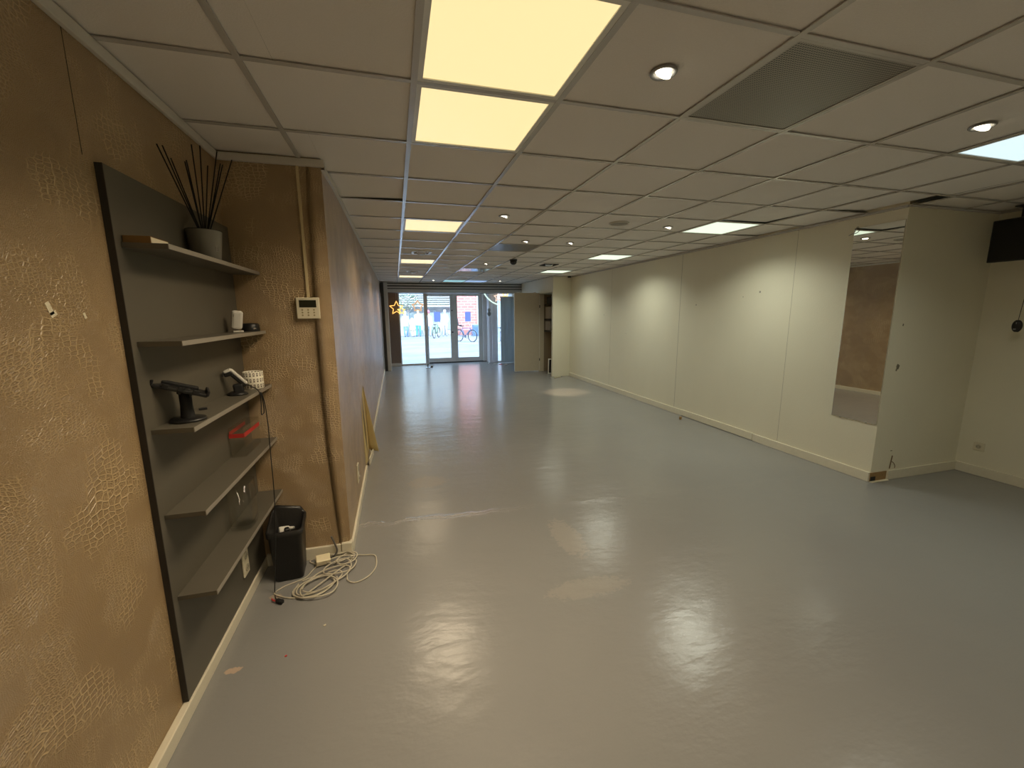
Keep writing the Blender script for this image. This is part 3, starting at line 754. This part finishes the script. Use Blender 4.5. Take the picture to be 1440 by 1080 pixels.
MB().obox((-.018, 0, .026), .005, .006, .016, I3, .002).build('wheel', M_GREYM, t)
MB().obox((-.0165, .006, -.026), .004, .018, .012, I3, .001).build('badge', mat('mouse badge', (.22, .21, .2), .4), t)
MB().tube(spline([(0, 0, .05), (0, -.004, .12), (.004, -.012, .28), (0, -.03, .55), (-.02, -.035, .60)], 8), .0022, 6).build('cord', M_BLACK, t)

# loose bits on the floor
t = thing('cork_stub', 'little brown stub standing on the floor near the cream wall', 'debris', (3.95, 3.36, 0))
MB().obox((0, 0, .022), .03, .03, .044, RY(.1), .004).build('body', M_WOOD, t)
for k, (x, y, a, s, lb) in enumerate(((3.72, 7.78, .3, .10, 'pale yellowish offcut on the floor before the closet'),)):
    tag(MB().obox((x, y, .012), s*2, s*.5, .022, RZ(a), .004).build('offcut', mat('yellowish offcut', (.66, .60, .42), .7)), lb, 'debris')
for k, (x, y, s, m_, lb) in enumerate(((2.90, 11.02, .06, M_WHITE, 'white scrap on the floor left of the vertical blind'), (3.02, 10.86, .05, M_RED, 'red scrap on the floor by the vertical blind'), (3.16, 10.72, .06, M_WHITE, 'white scrap right under the vertical blind'))):
    tag(MB().obox((x, y, .010), s*2, s*1.1, .016, RZ(.4*k), .004).build('floor_scrap', m_), lb, 'debris')
for x, y, r, m_, lb in ((-.553, .300, .006, M_PAPER, 'tiny white crumb on the floor in front of the cord'), (-.70, .14, .005, M_RED, 'tiny red crumb on the floor near the camera')):
    tag(MB().obox((x, y, r*.5), r*2, r*1.4, r, RZ(.5), .001).build('crumb', m_), lb, 'debris')

# ------------------------------------------------------------------ shop front
t = thing('roller_shutter', 'dark grey roller shutter box with side track across the shop front', 'shutter', (1.8, 10.72, 2.2))
def wpart(mb, name, m, root): o = mb.build(name, m, root); o.matrix_parent_inverse = root.matrix_basis.inverted(); return o
wpart(MB().box(XS+.002, 4.10, 10.70, 10.98, 2.20, 2.478, .004), 'housing', M_DKSTEEL, t)
for za, zb, dy in ((2.405, 2.448, .02), (2.325, 2.372, .035), (2.205, 2.30, .05)):
    wpart(MB().box(XS+.06, 4.06, 10.70-dy, 10.71, za, zb, .006), 'slat', M_SHUT, t)
wpart(MB().box(4.02, 4.10, 10.60, 10.70, 2.20, 2.46, .004), 'end_bracket', M_DKSTEEL, t)
for x0, x1 in ((XS+.022, XS+.10),): wpart(MB().box(x0, x1, 10.36, 10.46, .0, 2.46, .004), 'track', M_DKSTEEL, t)
wpart(MB().box(XS+.10, XS+.20, 10.42, 10.60, .0, 2.455, .004), 'post', M_SHUT, t)
wpart(MB().obox((XS+.035, 10.33, .42), .03, .04, .06, I3, .005), 'latch', M_DKSTEEL, t)

t = thing('display_panel', 'dark brown upright panel behind the glowing star at the left shop window', 'panel', (-.2, 11.5, 0))
wpart(MB().box(-.40, -.005, 11.52, 11.56, .085, 2.35, .002), 'board', M_BROWN, t)
wpart(MB().box(-.40, -.005, 11.49, 11.57, 0, .085, .004), 'plinth', M_FRAME, t)

def framed(name, x0, x1, z0, z1, y, st, bt, tp, m, th=.05):
    mb = MB()
    mb.box(x0, x0+st[0], y, y+th, z0, z1, .003).box(x1-st[1], x1, y, y+th, z0, z1, .003)
    mb.box(x0+st[0], x1-st[1], y, y+th, z0, z0+bt, .003).box(x0+st[0], x1-st[1], y, y+th, z1-tp, z1, .003)
    o = struct(mb.build(name, m))
    MB().box(x0+st[0]-.005, x1-st[1]+.005, y+th*.45, y+th*.55, z0+bt-.005, z1-tp+.005).build('pane', M_GLASS, o)
    return o
W1 = framed('window_1', -.005, .775, 0, 2.30, 11.58, (.035, .02), .045, .06, M_FRAME, .05)
MB().box(.775, .865, 11.58, 11.97, 0, 2.30, .004).build('corner_post', M_FRAME, W1)
D1 = framed('door_1', .868, 1.738, .035, 2.225, 11.90, (.03, .125), .13, .06, M_FRAME)
D2 = framed('door_2', 1.742, 2.672, .035, 2.225, 11.90, (.105, .125), .13, .06, M_FRAME)
MB().lathe([(.018, 0), (.018, .03)], 16, (1.672, 11.90, 1.70), RX(PI/2)).build('lock', M_DKSTEEL, D1)
MB().lathe([(.022, 0), (.022, .012), (.012, .014), (.012, .05), (.024, .052), (.024, .07)], 16, (1.672, 11.90, 1.0), RX(PI/2)).build('door_knob', M_DKSTEEL, D1)
SIGN, _nt, _b = nt_new('lilac notice sheet')
_g = G(_nt); _tr = _g.n('ShaderNodeBsdfTranslucent'); _tr.inputs[0].default_value = (.40, .43, .60, 1); _g.L.new(_tr.outputs[0], _nt.nodes['Material Output'].inputs[0]); _nt.nodes.remove(_b)
MB().box(1.09, 1.30, 11.918, 11.921, 1.34, 1.66).build('notice_sheet', SIGN, D1)
MB().box(2.10, 2.29, 11.918, 11.921, 1.34, 1.66).build('notice_sheet', SIGN, D2)
struct(MB().box(.868, 2.80, 11.88, 11.99, -.0, .03, .003).box(2.675, 2.80, 11.80, 12.0, .03, 2.30, .004).box(.868, 2.68, 11.89, 11.99, 2.228, 2.30, .003).build('trim_4', M_FRAME))
struct(MB().box(.87, 2.79, 11.86, 11.885, 0, .034, .002).build('trim_5', M_BLACKM))
struct(MB().box(2.80, 2.90, 11.45, 11.95, 0, 2.40, .006).box(2.985, 3.06, 11.40, 11.48, 0, 2.40, .004).box(2.80, 3.06, 11.40, 11.50, 0, .05, .003).box(2.905, 2.985, 11.42, 11.47, .05, 2.40, .002).build('wall_column', M_PALE))
W2 = framed('window_2', 3.062, 3.62, 0, 2.40, 11.42, (.02, .04), .05, .05, M_FRAME, .05)
t = thing('vertical_blind', 'grey vertical blind of wide slats beside the beige door', 'blind', (3.3, 11.0, 0))
wpart(MB().box(3.06, 3.54, 10.97, 11.03, 2.085, 2.115, .003), 'headrail', M_WHITE, t)
for k in range(4):
    c = Vector((3.145+.112*k, 11.0, 1.06)); wpart(MB().obox(c, .122, .003, 2.05, RZ(.16*(1 if k % 2 else -1)), 0), 'slat', M_BLIND, t)
wpart(MB().box(3.07, 3.52, 10.98, 11.02, .0, .025, .003), 'bottom_rail', M_GREYM, t)
MB_ = MB().box(3.54, 3.60, 11.0, 11.06, 0, 2.40, .003)
struct(MB_.build('trim_6', M_WPEDGE))

t = thing('chrome_post', 'thin chrome post on a round foot before the double doors', 'post', (.762, 10.85, 0))
MB().lathe([(.085, 0), (.085, .008), (.03, .018)], 28).build('foot', M_CHROME, t)
MB().lathe([(.019, .015), (.019, 1.55), (.010, 1.56)], 20).build('pole', M_CHROME, t)
t = thing('door_stop', 'small round door stop on the floor beside the chrome post', 'door stop', (.875, 10.82, 0))
MB().lathe([(.030, 0), (.034, .02), (.030, .045), (.016, .058), (.002, .06)], 24).build('body', M_DKSTEEL, t)
MB().lathe([(.026, .048), (.018, .060), (.004, .066)], 20).build('cap', M_WHITE, t)

# neon decorations hanging in the window
def star_pts(R_, r_, y, n=5, rot=PI/2):
    return [(( R_ if k % 2 == 0 else r_)*math.cos(rot+k*PI/n), y, (R_ if k % 2 == 0 else r_)*math.sin(rot+k*PI/n)) for k in range(2*n)]
def neon_star(label, c, R_, r_, tube, em, wire_top, rz=0.):
    t = thing('neon_star', label, 'star light', c, rz, 'glowing star lights')
    P = [Vector(p) for p in star_pts(R_, r_, 0)]; Q = []
    for k in range(len(P)):
        for s in range(4): Q.append(P[k].lerp(P[(k+1) % len(P)], s/4))
    MB().tube(Q, tube, 8, True).build('tube', em, t)
    MB().tube([(0, 0, R_), (0, 0, wire_top-c[2])], .003, 5).build('wire', M_WHITE, t)
    return t
E_OR = emit('orange neon', (1., .50, .12), 1.7); E_OR2 = emit('dim orange neon', (.85, .52, .30), .8); E_YL = emit('yellow neon', (1., .75, .2), 1.3); E_GR = emit('pale green neon', (.72, 1., .86), 1.1)
neon_star('orange glowing star in front of the brown panel', (-.065, 11.2, 1.775), .205, .095, .011, E_OR, 3.2)
neon_star('small yellow star partly over the edge of the brown panel', (.075, 11.36, 1.70), .12, .05, .012, E_YL, 3.2)
t = neon_star('dull orange star before the left shop window', (.56, 11.3, 1.83), .17, .10, .020, E_OR2, 3.2)
neon_star('pale orange star hanging inside the green ring by the blind', (3.05, 11.15, 2.10), .15, .065, .014, emit('peach neon', (1., .72, .58), 1.), 3.2)
neon_star('yellow star high above the vertical blind', (3.28, 11.15, 2.19), .12, .05, .016, E_YL, 3.2)
t = thing('neon_ring', 'large pale green glowing ring, mostly hidden by the shutter box', 'ring light', (3.17, 11.05, 2.515))
MB().tube([(.66*math.cos(2*PI*k/64), 0, .66*math.sin(2*PI*k/64)) for k in range(64)], .019, 8, True).build('tube', E_GR, t)
MB().tube([(0, 0, .66), (0, 0, .73)], .003, 5).build('wire', M_WHITE, t)
t = thing('hanging_ornament', 'small dark ornament hanging on a wire before the pale column', 'ornament', (2.745, 11.15, 1.6))
MB().lathe([(.004, .16), (.03, .15), (.05, .11), (.035, .07), (.03, .05), (.065, .0), (.05, -.06), (.01, -.09)], 20).build('body', M_GREYM, t)
MB().obox((.09, 0, -.01), .08, .03, .05, RY(.3), .008).build('wing', M_PALE, t)
MB().tube([(0, 0, .15), (0, 0, 1.55)], .003, 5).build('wire', M_DKSTEEL, t)
tag(MB().box(2.700, 2.722, 11.18, 11.20, 0, 1.50, .004).build('daylight_strip', mat('daylight white', (.90, .92, .94), .25)), 'white strip standing in for a slit of daylight before the pale column, under the ornament', 'tube')  # bright slit of daylight built as a white strip

# closet with its open door
CL = thing('closet', 'built-in cream closet at the far end of the cream wall, standing open', 'closet', (3.9, 8.5, 0))
wpart(MB().box(3.655, XR, 7.95, 8.03, 0, H, .003), 'side_panel', M_WALL, CL)
wpart(MB().box(3.655, 3.70, 8.03, 10.6, 2.10, H, .002), 'header', M_WALL, CL)
wpart(MB().box(3.655, XR, 9.02, 9.08, 0, 2.10, .002), 'far_panel', mat('brown inner board', (.30, .23, .15), .6), CL)
wpart(MB().box(3.655, 3.70, 9.08, 10.6, 0, 2.10, .002), 'front_panel', M_WALL, CL)
wpart(MB().box(3.655, 3.80, 8.985, 9.02, 0, 2.10, .002), 'jamb', M_BEIGE, CL)
for z_, z2 in ((1.80, 1.83), (1.40, 1.44), (1.10, 1.13)): wpart(MB().box(3.82, XR, 8.45, 9.02, z_, z2, .002), 'shelf', M_DARK, CL)
tag(MB().box(3.83, 4.08, 8.62, 8.98, 1.14, 1.385, .006).build('storage_box', mat('grey box', (.36, .32, .27), .7)), 'plain grey box on the middle shelf in the closet', 'box')
tag(MB().box(3.83, 4.06, 8.60, 8.98, 1.45, 1.76, .006).build('storage_box', mat('tan box', (.42, .36, .28), .7)), 'taller tan box on the upper shelf in the closet', 'box')
tag(MB().box(3.86, 4.02, 8.60, 8.95, 1.84, 2.02, .006).build('storage_box', M_DARK), 'dark box on the highest closet shelf', 'box')
D3 = struct(MB().box(2.955, 3.655, 8.955, 8.99, .035, 2.125, .002).build('door_3', M_BEIGE))
MB().box(3.655, 3.664, 8.957, 8.988, .035, 2.125).box(2.947, 2.955, 8.957, 8.988, .035, 2.125).box(2.955, 3.655, 8.957, 8.988, .026, .035).build('edge_strip', M_WPEDGE, D3)
for z_ in (.30, 1.74): MB().box(3.652, 3.672, 8.945, 8.96, z_, z_+.07, .002).build('hinge', M_DKSTEEL, D3)
MB().box(3.02, 3.10, 8.96, 8.985, 2.125, 2.15, .003).box(3.48, 3.56, 8.96, 8.985, 2.125, 2.15, .003).box(3.05, 3.53, 8.965, 8.98, 2.125, 2.133).build('top_bracket', M_WPEDGE, D3)
t = thing('picture_frame', 'white picture frame leaning at the bottom of the closet', 'frame', (3.83, 8.40, 0))
R = RZ(-.5) @ RX(-.16)
mb = MB()
for (x0, x1, z0_, z1_) in ((-.12, -.095, 0, .40), (.095, .12, 0, .40), (-.095, .095, 0, .025), (-.095, .095, .375, .40)):
    mb.obox(R @ Vector(((x0+x1)/2, 0, (z0_+z1_)/2)) + Vector((0, 0, .004)), x1-x0, .02, z1_-z0_, R, .002)
mb.build('frame', M_WPEDGE, t)
MB().obox(R @ Vector((0, .004, .2)) + Vector((0, 0, .004)), .19, .006, .35, R).build('picture', M_BLACKM, t)

# ------------------------------------------------------------------ street outside
struct(MB().box(-30, 45, 12.05, 60, -.10, -.03).build('street', M_PAVE))
# the storeys above the shop: they throw the shade that lies on the near half of the street
struct(MB().box(-30, 30, 4.0, 12.1, 3.35, 10.4).box(-30, -1.2, 4.0, 12.1, -.03, 3.35).box(5.5, 30, 4.0, 12.1, -.03, 3.35).build('wall_storeys_above', M_BRICK))
B = thing('shop_building', 'pale grey shop building with striped blinds across the street, on the left', 'building', (-2, 32, 0))
M_FAC = mat('pale facade', (.50, .56, .56), .8); M_BLU = mat('blue grey glazing', (.36, .48, .52), .3)
wpart(MB().box(-14, 4.28, 31.2, 38, -.03, 7.5), 'wall', M_FAC, B)
for k in range(9): wpart(MB().box(-8.2+1.45*k, -7.1+1.45*k, 31.12, 31.2, .4, 1.9), 'shop_pane', M_BLU, B)
mb = MB()
for k in range(14): mb.box(-9, 4.2, 30.95+.005*k, 31.2, 2.35+.16*k, 2.43+.16*k)
wpart(mb, 'slatted_screen', mat('grey green slat', (.50, .60, .60), .7), B)
wpart(MB().box(-9, 4.2, 30.4, 31.2, 2.12, 2.24, .02), 'canopy', M_WHITE, B)
B = thing('brick_house', 'pink brick building with white downpipe across the street', 'building', (6, 30, 0))
wpart(MB().box(4.42, 6.12, 30, 38, -.03, 7.5), 'wall', M_BRICK, B)
wpart(MB().tube([(5.98, 29.93, 0), (5.98, 29.93, 7.4)], .07, 10), 'downpipe', M_WHITE, B)
wpart(MB().box(4.42, 6.12, 29.94, 30.0, -.03, .35), 'plinth', mat('brick plinth', (.42, .20, .18), .9), B)
B = thing('grey_building', 'blue grey shop front across the street, right of the brick building', 'building', (11, 31, 0))
wpart(MB().box(6.15, 22, 31, 38, -.03, 7.5), 'wall', mat('blue grey facade', (.30, .38, .47), .8), B)
for k in range(5): wpart(MB().box(6.8+2.4*k, 8.7+2.4*k, 30.92, 31.0, .5, 2.4), 'shop_window', M_BLU, B)
for k in range(5): wpart(MB().box(6.8+2.4*k, 8.7+2.4*k, 30.9, 31.0, 2.7, 3.3, .02), 'fascia', mat('pink fascia', (.72, .45, .42), .6), B)
tag(MB().box(5.35, 5.85, 28.3, 28.9, -.03, .80, .03).build('street_crate', mat('blue crate', (.16, .28, .48), .6)), 'blue crate standing before the brick building', 'crate')

# a small street tree beyond the left window
t = thing('street_tree', 'small tree with pale flecked leaves behind the left shop window', 'tree', (.8, 29.75, -.03))
mb = MB().tube(spline([(0, 0, 0), (.05, 0, .9), (0, .05, 1.9), (.04, 0, 2.6)], 6), .03, 8, r1=.02)
for k in range(7):
    a = k*.9; mb.tube([(0, 0, 1.7+.13*k), (.55*math.cos(a), .35*math.sin(a), 2.3+.13*k)], .022, 6, r1=.008)
mb.build('trunk', mat('bark', (.42, .38, .34), .9), t)
mb = MB(); rn = random.Random(3)
for k in range(520):
    a = rn.uniform(0, 2*PI); ph = rn.uniform(-1, 1); rr = rn.uniform(.45, 1.)**.6
    c = Vector((.85*rr*math.cos(a)*math.sqrt(1-ph*ph), .42*rr*math.sin(a)*math.sqrt(1-ph*ph), 2.55+.62*rr*ph))
    R = RZ(rn.uniform(0, 6)) @ RX(rn.uniform(-1.2, 1.2)); s = rn.uniform(.05, .09)
    q = [c + R @ Vector(p) for p in ((-s, 0, 0), (0, -s*.45, .01), (s, 0, 0), (0, s*.45, .01))]
    mb.poly(q, 1 if rn.random() < .3 else 0)
mb.build('foliage', [mat('leaf green', (.16, .24, .16), .6), mat('pale leaf', (.75, .80, .70), .6)], t)

# bicycles
def bicycle(label, loc_, rz, m_, seat=False, basket=False):
    t = thing('bicycle', label, 'bicycle', loc_, rz, 'parked bicycles across the street')
    R_ = .34
    for wx in (0, 1.08):
        wh = MB().tube([(wx+R_*math.cos(2*PI*k/28), 0, R_+R_*math.sin(2*PI*k/28)) for k in range(28)], .022, 6, True).build('wheel', M_BLACK, t)
        mb = MB()
        mb.tube([(wx+(R_-.035)*math.cos(2*PI*k/28), 0, R_+(R_-.035)*math.sin(2*PI*k/28)) for k in range(28)], .012, 5, True)
        for k in range(12): a = 2*PI*k/12; mb.tube([(wx, .012*(-1)**k, R_), (wx+(R_-.03)*math.cos(a), 0, R_+(R_-.03)*math.sin(a))], .0025, 4)
        mb.lathe([(.025, -.04), (.025, .04)], 10, (wx, 0, R_), RX(PI/2)); mb.build('rim', M_CHROME, wh)
        MB().tube([(wx+(R_+.05)*math.cos(a), 0, R_+(R_+.05)*math.sin(a)) for a in [PI*(.05+.9*k/14) for k in range(15)]], .02, 5).build('mudguard', m_, t)
    mb = MB(); bb = (.46, 0, .29); st_ = (.30, 0, .78); hd = (.90, 0, .86); hl = (.935, 0, .74)
    for a, b, r in ((bb, st_, .018), (bb, hl, .022), (st_, (.90, 0, .80), .016), ((0, .05, R_), bb, .011), ((0, -.05, R_), bb, .011), ((0, .05, R_), st_, .009), ((0, -.05, R_), st_, .009), (hd, hl, .02)): mb.tube([a, b], r, 8)
    mb.build('frame', m_, t)
    MB().tube([hl, (.96, .05, .66), (1.08, .05, R_)], .012, 8).tube([hl, (.96, -.05, .66), (1.08, -.05, R_)], .012, 8).build('fork', m_, t)
    MB().tube([hd, (.87, 0, 1.0)], .014, 8).tube(spline([(.68, .30, 1.04), (.78, .27, 1.06), (.89, .12, 1.03), (.87, 0, 1.0), (.89, -.12, 1.03), (.78, -.27, 1.06), (.68, -.30, 1.04)], 5), .013, 8).build('handlebar', M_CHROME, t)
    MB().tube([st_, (.27, 0, .88)], .013, 8).obox((.25, 0, .90), .26, .15, .05, I3, .022).build('saddle', M_BLACK, t)
    MB().lathe([(.09, -.006), (.09, .006)], 20, (.46, .05, .29), RX(PI/2)).tube([(.46, .06, .29), (.56, .08, .20)], .01, 6).tube([(.46, -.06, .29), (.36, -.08, .38)], .01, 6).obox((.57, .11, .19), .09, .07, .02, I3, .004).obox((.35, -.11, .39), .09, .07, .02, I3, .004).build('crank', M_GREYM, t)
    MB().box(-.15, .25, -.06, .06, .72, .735).tube([(-.1, .05, .72), (0, .05, R_)], .006, 5).tube([(-.1, -.05, .72), (0, -.05, R_)], .006, 5).build('rack', M_DKSTEEL, t)
    if seat: MB().obox((-.02, 0, .95), .30, .28, .06, I3, .02).obox((-.17, 0, 1.15), .06, .28, .42, RY(-.15), .02).build('child_seat', M_DKSTEEL, t)
    if basket: MB().box(.98, 1.30, -.2, .2, .72, .98, .02).build('basket', mat('basket', (.30, .34, .34), .8), t)
    return t
bicycle('blue bicycle parked before the pink brick building', (3.5, 23.0, -.03), math.radians(-52), mat('blue bike paint', (.14, .24, .42), .35), True, False)
bicycle('green bicycle standing side-on behind the left glass door', (2.35, 26.6, -.03), math.radians(68), mat('green bike paint', (.25, .45, .30), .35))
bicycle('pale bicycle seen through the glass left of the vertical blind', (4.95, 18.4, -.03), math.radians(75), mat('silver bike paint', (.6, .65, .70), .35))

# people across the street
def person(label, loc_, rz, coat, legs, hair, long_hair=False, hat=False, h=1.72, skirt=False, arm=.0):
    t = thing('person', label, 'person', loc_, rz, 'people across the street'); k = h/1.75
    me = bpy.data.meshes.new('body')
    V = [(0, 0, .93), (0, 0, 1.15), (0, 0, 1.38), (0, .01, 1.50), (0, .0, 1.58), (0, -.012, 1.68)]; E_ = [(0, 1), (1, 2), (2, 3), (3, 4), (4, 5)]; Rd = [(.15, .11), (.14, .10), (.16, .10), (.055, .055), (.075, .085), (.068, .08)]
    def chain(root, pts, rad):
        p = root
        for a, r in zip(pts, rad): V.append(a); Rd.append(r); E_.append((p, len(V)-1)); p = len(V)-1
    for s in (-1, 1):
        chain(0, [(s*.095, 0, .85), (s*.105, -.01-.04*s, .48), (s*.11, .01+.05*s, .09), (s*.115, -.13+.05*s, .035)], [(.09, .09), (.062, .062), (.042, .045), (.04, .035)])
        chain(2, [(s*.19, 0, 1.42), (s*.235, .02, 1.12), (s*.235, -.09-arm*.1, .90+arm*.2), (s*.23, -.12-arm*.1, .80+arm*.22)], [(.06, .06), (.047, .047), (.036, .036), (.03, .04)])
    me.from_pydata([tuple(c*k for c in v) for v in V], E_, [])
    o = bpy.data.objects.new('body', me); COL.objects.link(o); o.parent = t
    md = o.modifiers.new('skin', 'SKIN'); md.use_smooth_shade = True
    for i, sv in enumerate(me.skin_vertices[0].data): sv.radius = (Rd[i][0]*k, Rd[i][1]*k); sv.use_root = (i == 0)
    o.modifiers.new('sub', 'SUBSURF').levels = 2; o.modifiers['sub'].render_levels = 2
    m_, nt, b = nt_new('clothes of '+hair[0]); g = G(nt); z_ = g.sep(g.obj())[2]
    cr = g.n('ShaderNodeValToRGB'); cr.color_ramp.interpolation = 'CONSTANT'
    el = cr.color_ramp.elements; el[0].position = 0; el[0].color = (.05, .05, .05, 1); el[1].position = .06/2; el[1].color = c4(legs)
    for p_, c_ in ((.74/2*k, coat), (1.49/2*k, (.70, .47, .36))): e = el.new(p_); e.color = c4(c_)
    g.L.new(g.m('DIVIDE', z_, 2.0), cr.inputs[0]); g.L.new(cr.outputs[0], b.inputs['Base Color']); b.inputs['Roughness'].default_value = .85
    me.materials.append(m_)
    mb = MB(); mb.lathe([(.04, .155), (.085, .12), (.100, .05), (.098, -.01)], 20, (0, .022*k, 1.65*k), caps=True)
    if long_hair: mb.obox((0, .085*k, 1.52*k), .17, .06, .28, I3, .025)
    mb.build('hair', mat('hair '+hair[0], hair[1], .7), t)
    if hat: MB().lathe([(.112, .0), (.115, .06), (.10, .13), (.05, .165), (.035, .20), (.004, .21)], 20, (0, .01, 1.68*k)).build('hat', mat('pink knit', (.85, .22, .38), .8), t)
    MB().lathe([(.175, -.16), (.170, -.02), (.155, .25), (.175, .50), (.165, .56), (.09, .60)], 24, (0, 0, .90*k), caps=False).build('coat', mat('coat '+hair[0], coat, .9), t)
    o2 = [c for c in t.children if c.name.startswith('coat')][0]; o2.scale = (1.05, .72, 1)
    return t
person('person in a pale blue coat at the left edge of the shop window', (.58, 29.0, -.03), .3, (.62, .78, .86), (.20, .38, .62), ('pale', (.55, .50, .42)), True, arm=.4, h=1.78)
person('fair-haired person in a white top behind the dull orange star', (1.47, 29.2, -.03), -.2, (.78, .86, .84), (.10, .42, .52), ('fair', (.82, .66, .36)), True, h=1.92)
person('person in a pink hat and white coat behind the left door', (2.22, 29.3, -.03), .2, (.82, .84, .78), (.74, .78, .70), ('brown', (.3, .2, .13)), False, True, h=1.78)
person('white-haired person in white clothes beside the green bicycle', (3.38, 29.1, -.03), -.4, (.84, .88, .84), (.72, .78, .76), ('white', (.86, .84, .80)), h=1.88, arm=.5)
person('small person in an orange and cream jacket in the middle of the window', (1.02, 28.6, -.03), .5, (.86, .66, .42), (.80, .72, .60), ('sandy', (.62, .5, .33)), h=1.28)

# ------------------------------------------------------------------ daylight
w_ = bpy.data.worlds.new('sky'); SC.world = w_; w_.use_nodes = True
bg = w_.node_tree.nodes['Background']; bg.inputs[0].default_value = (.52, .74, 1.0, 1); bg.inputs[1].default_value = 5.6
sd = bpy.data.lights.new('sun', 'SUN'); sd.energy = 4.0; sd.angle = .01; sd.color = (1., .93, .82)
so = bpy.data.objects.new('sun', sd); COL.objects.link(so)
so.rotation_euler = Vector((.10, 1.0, -.60)).to_track_quat('-Z', 'Y').to_euler(); so.location = (0, -5, 20)

# ------------------------------------------------------------------ camera
cd = bpy.data.cameras.new('camera'); cam = bpy.data.objects.new('camera', cd); COL.objects.link(cam); SC.camera = cam
f_px, yaw, pit, rol = 581.97, .2706, -.1693, -.0073
F = Vector((math.sin(yaw)*math.cos(pit), math.cos(yaw)*math.cos(pit), math.sin(pit)))
r0 = Vector((math.cos(yaw), -math.sin(yaw), 0)); u0 = r0.cross(F)
Rv = math.cos(rol)*r0 + math.sin(rol)*u0; Uv = -math.sin(rol)*r0 + math.cos(rol)*u0
Mx = Matrix((Rv, Uv, -F)).transposed().to_4x4(); Mx.translation = Vector((-.1164, -1.8074, H-.882))
cam.matrix_world = Mx
cd.sensor_fit = 'HORIZONTAL'; cd.sensor_width = 36; cd.lens = f_px/1440*36; cd.clip_start = .02; cd.clip_end = 300

vs = SC.view_settings; vs.view_transform = 'Standard'; vs.look = 'None'; vs.gamma = 1; vs.exposure = 0.12
SC.cycles.use_denoising = True; SC.cycles.max_bounces = 10; SC.cycles.diffuse_bounces = 6; SC.cycles.glossy_bounces = 5; SC.cycles.transparent_max_bounces = 16
SC.cycles.sample_clamp_indirect = 4
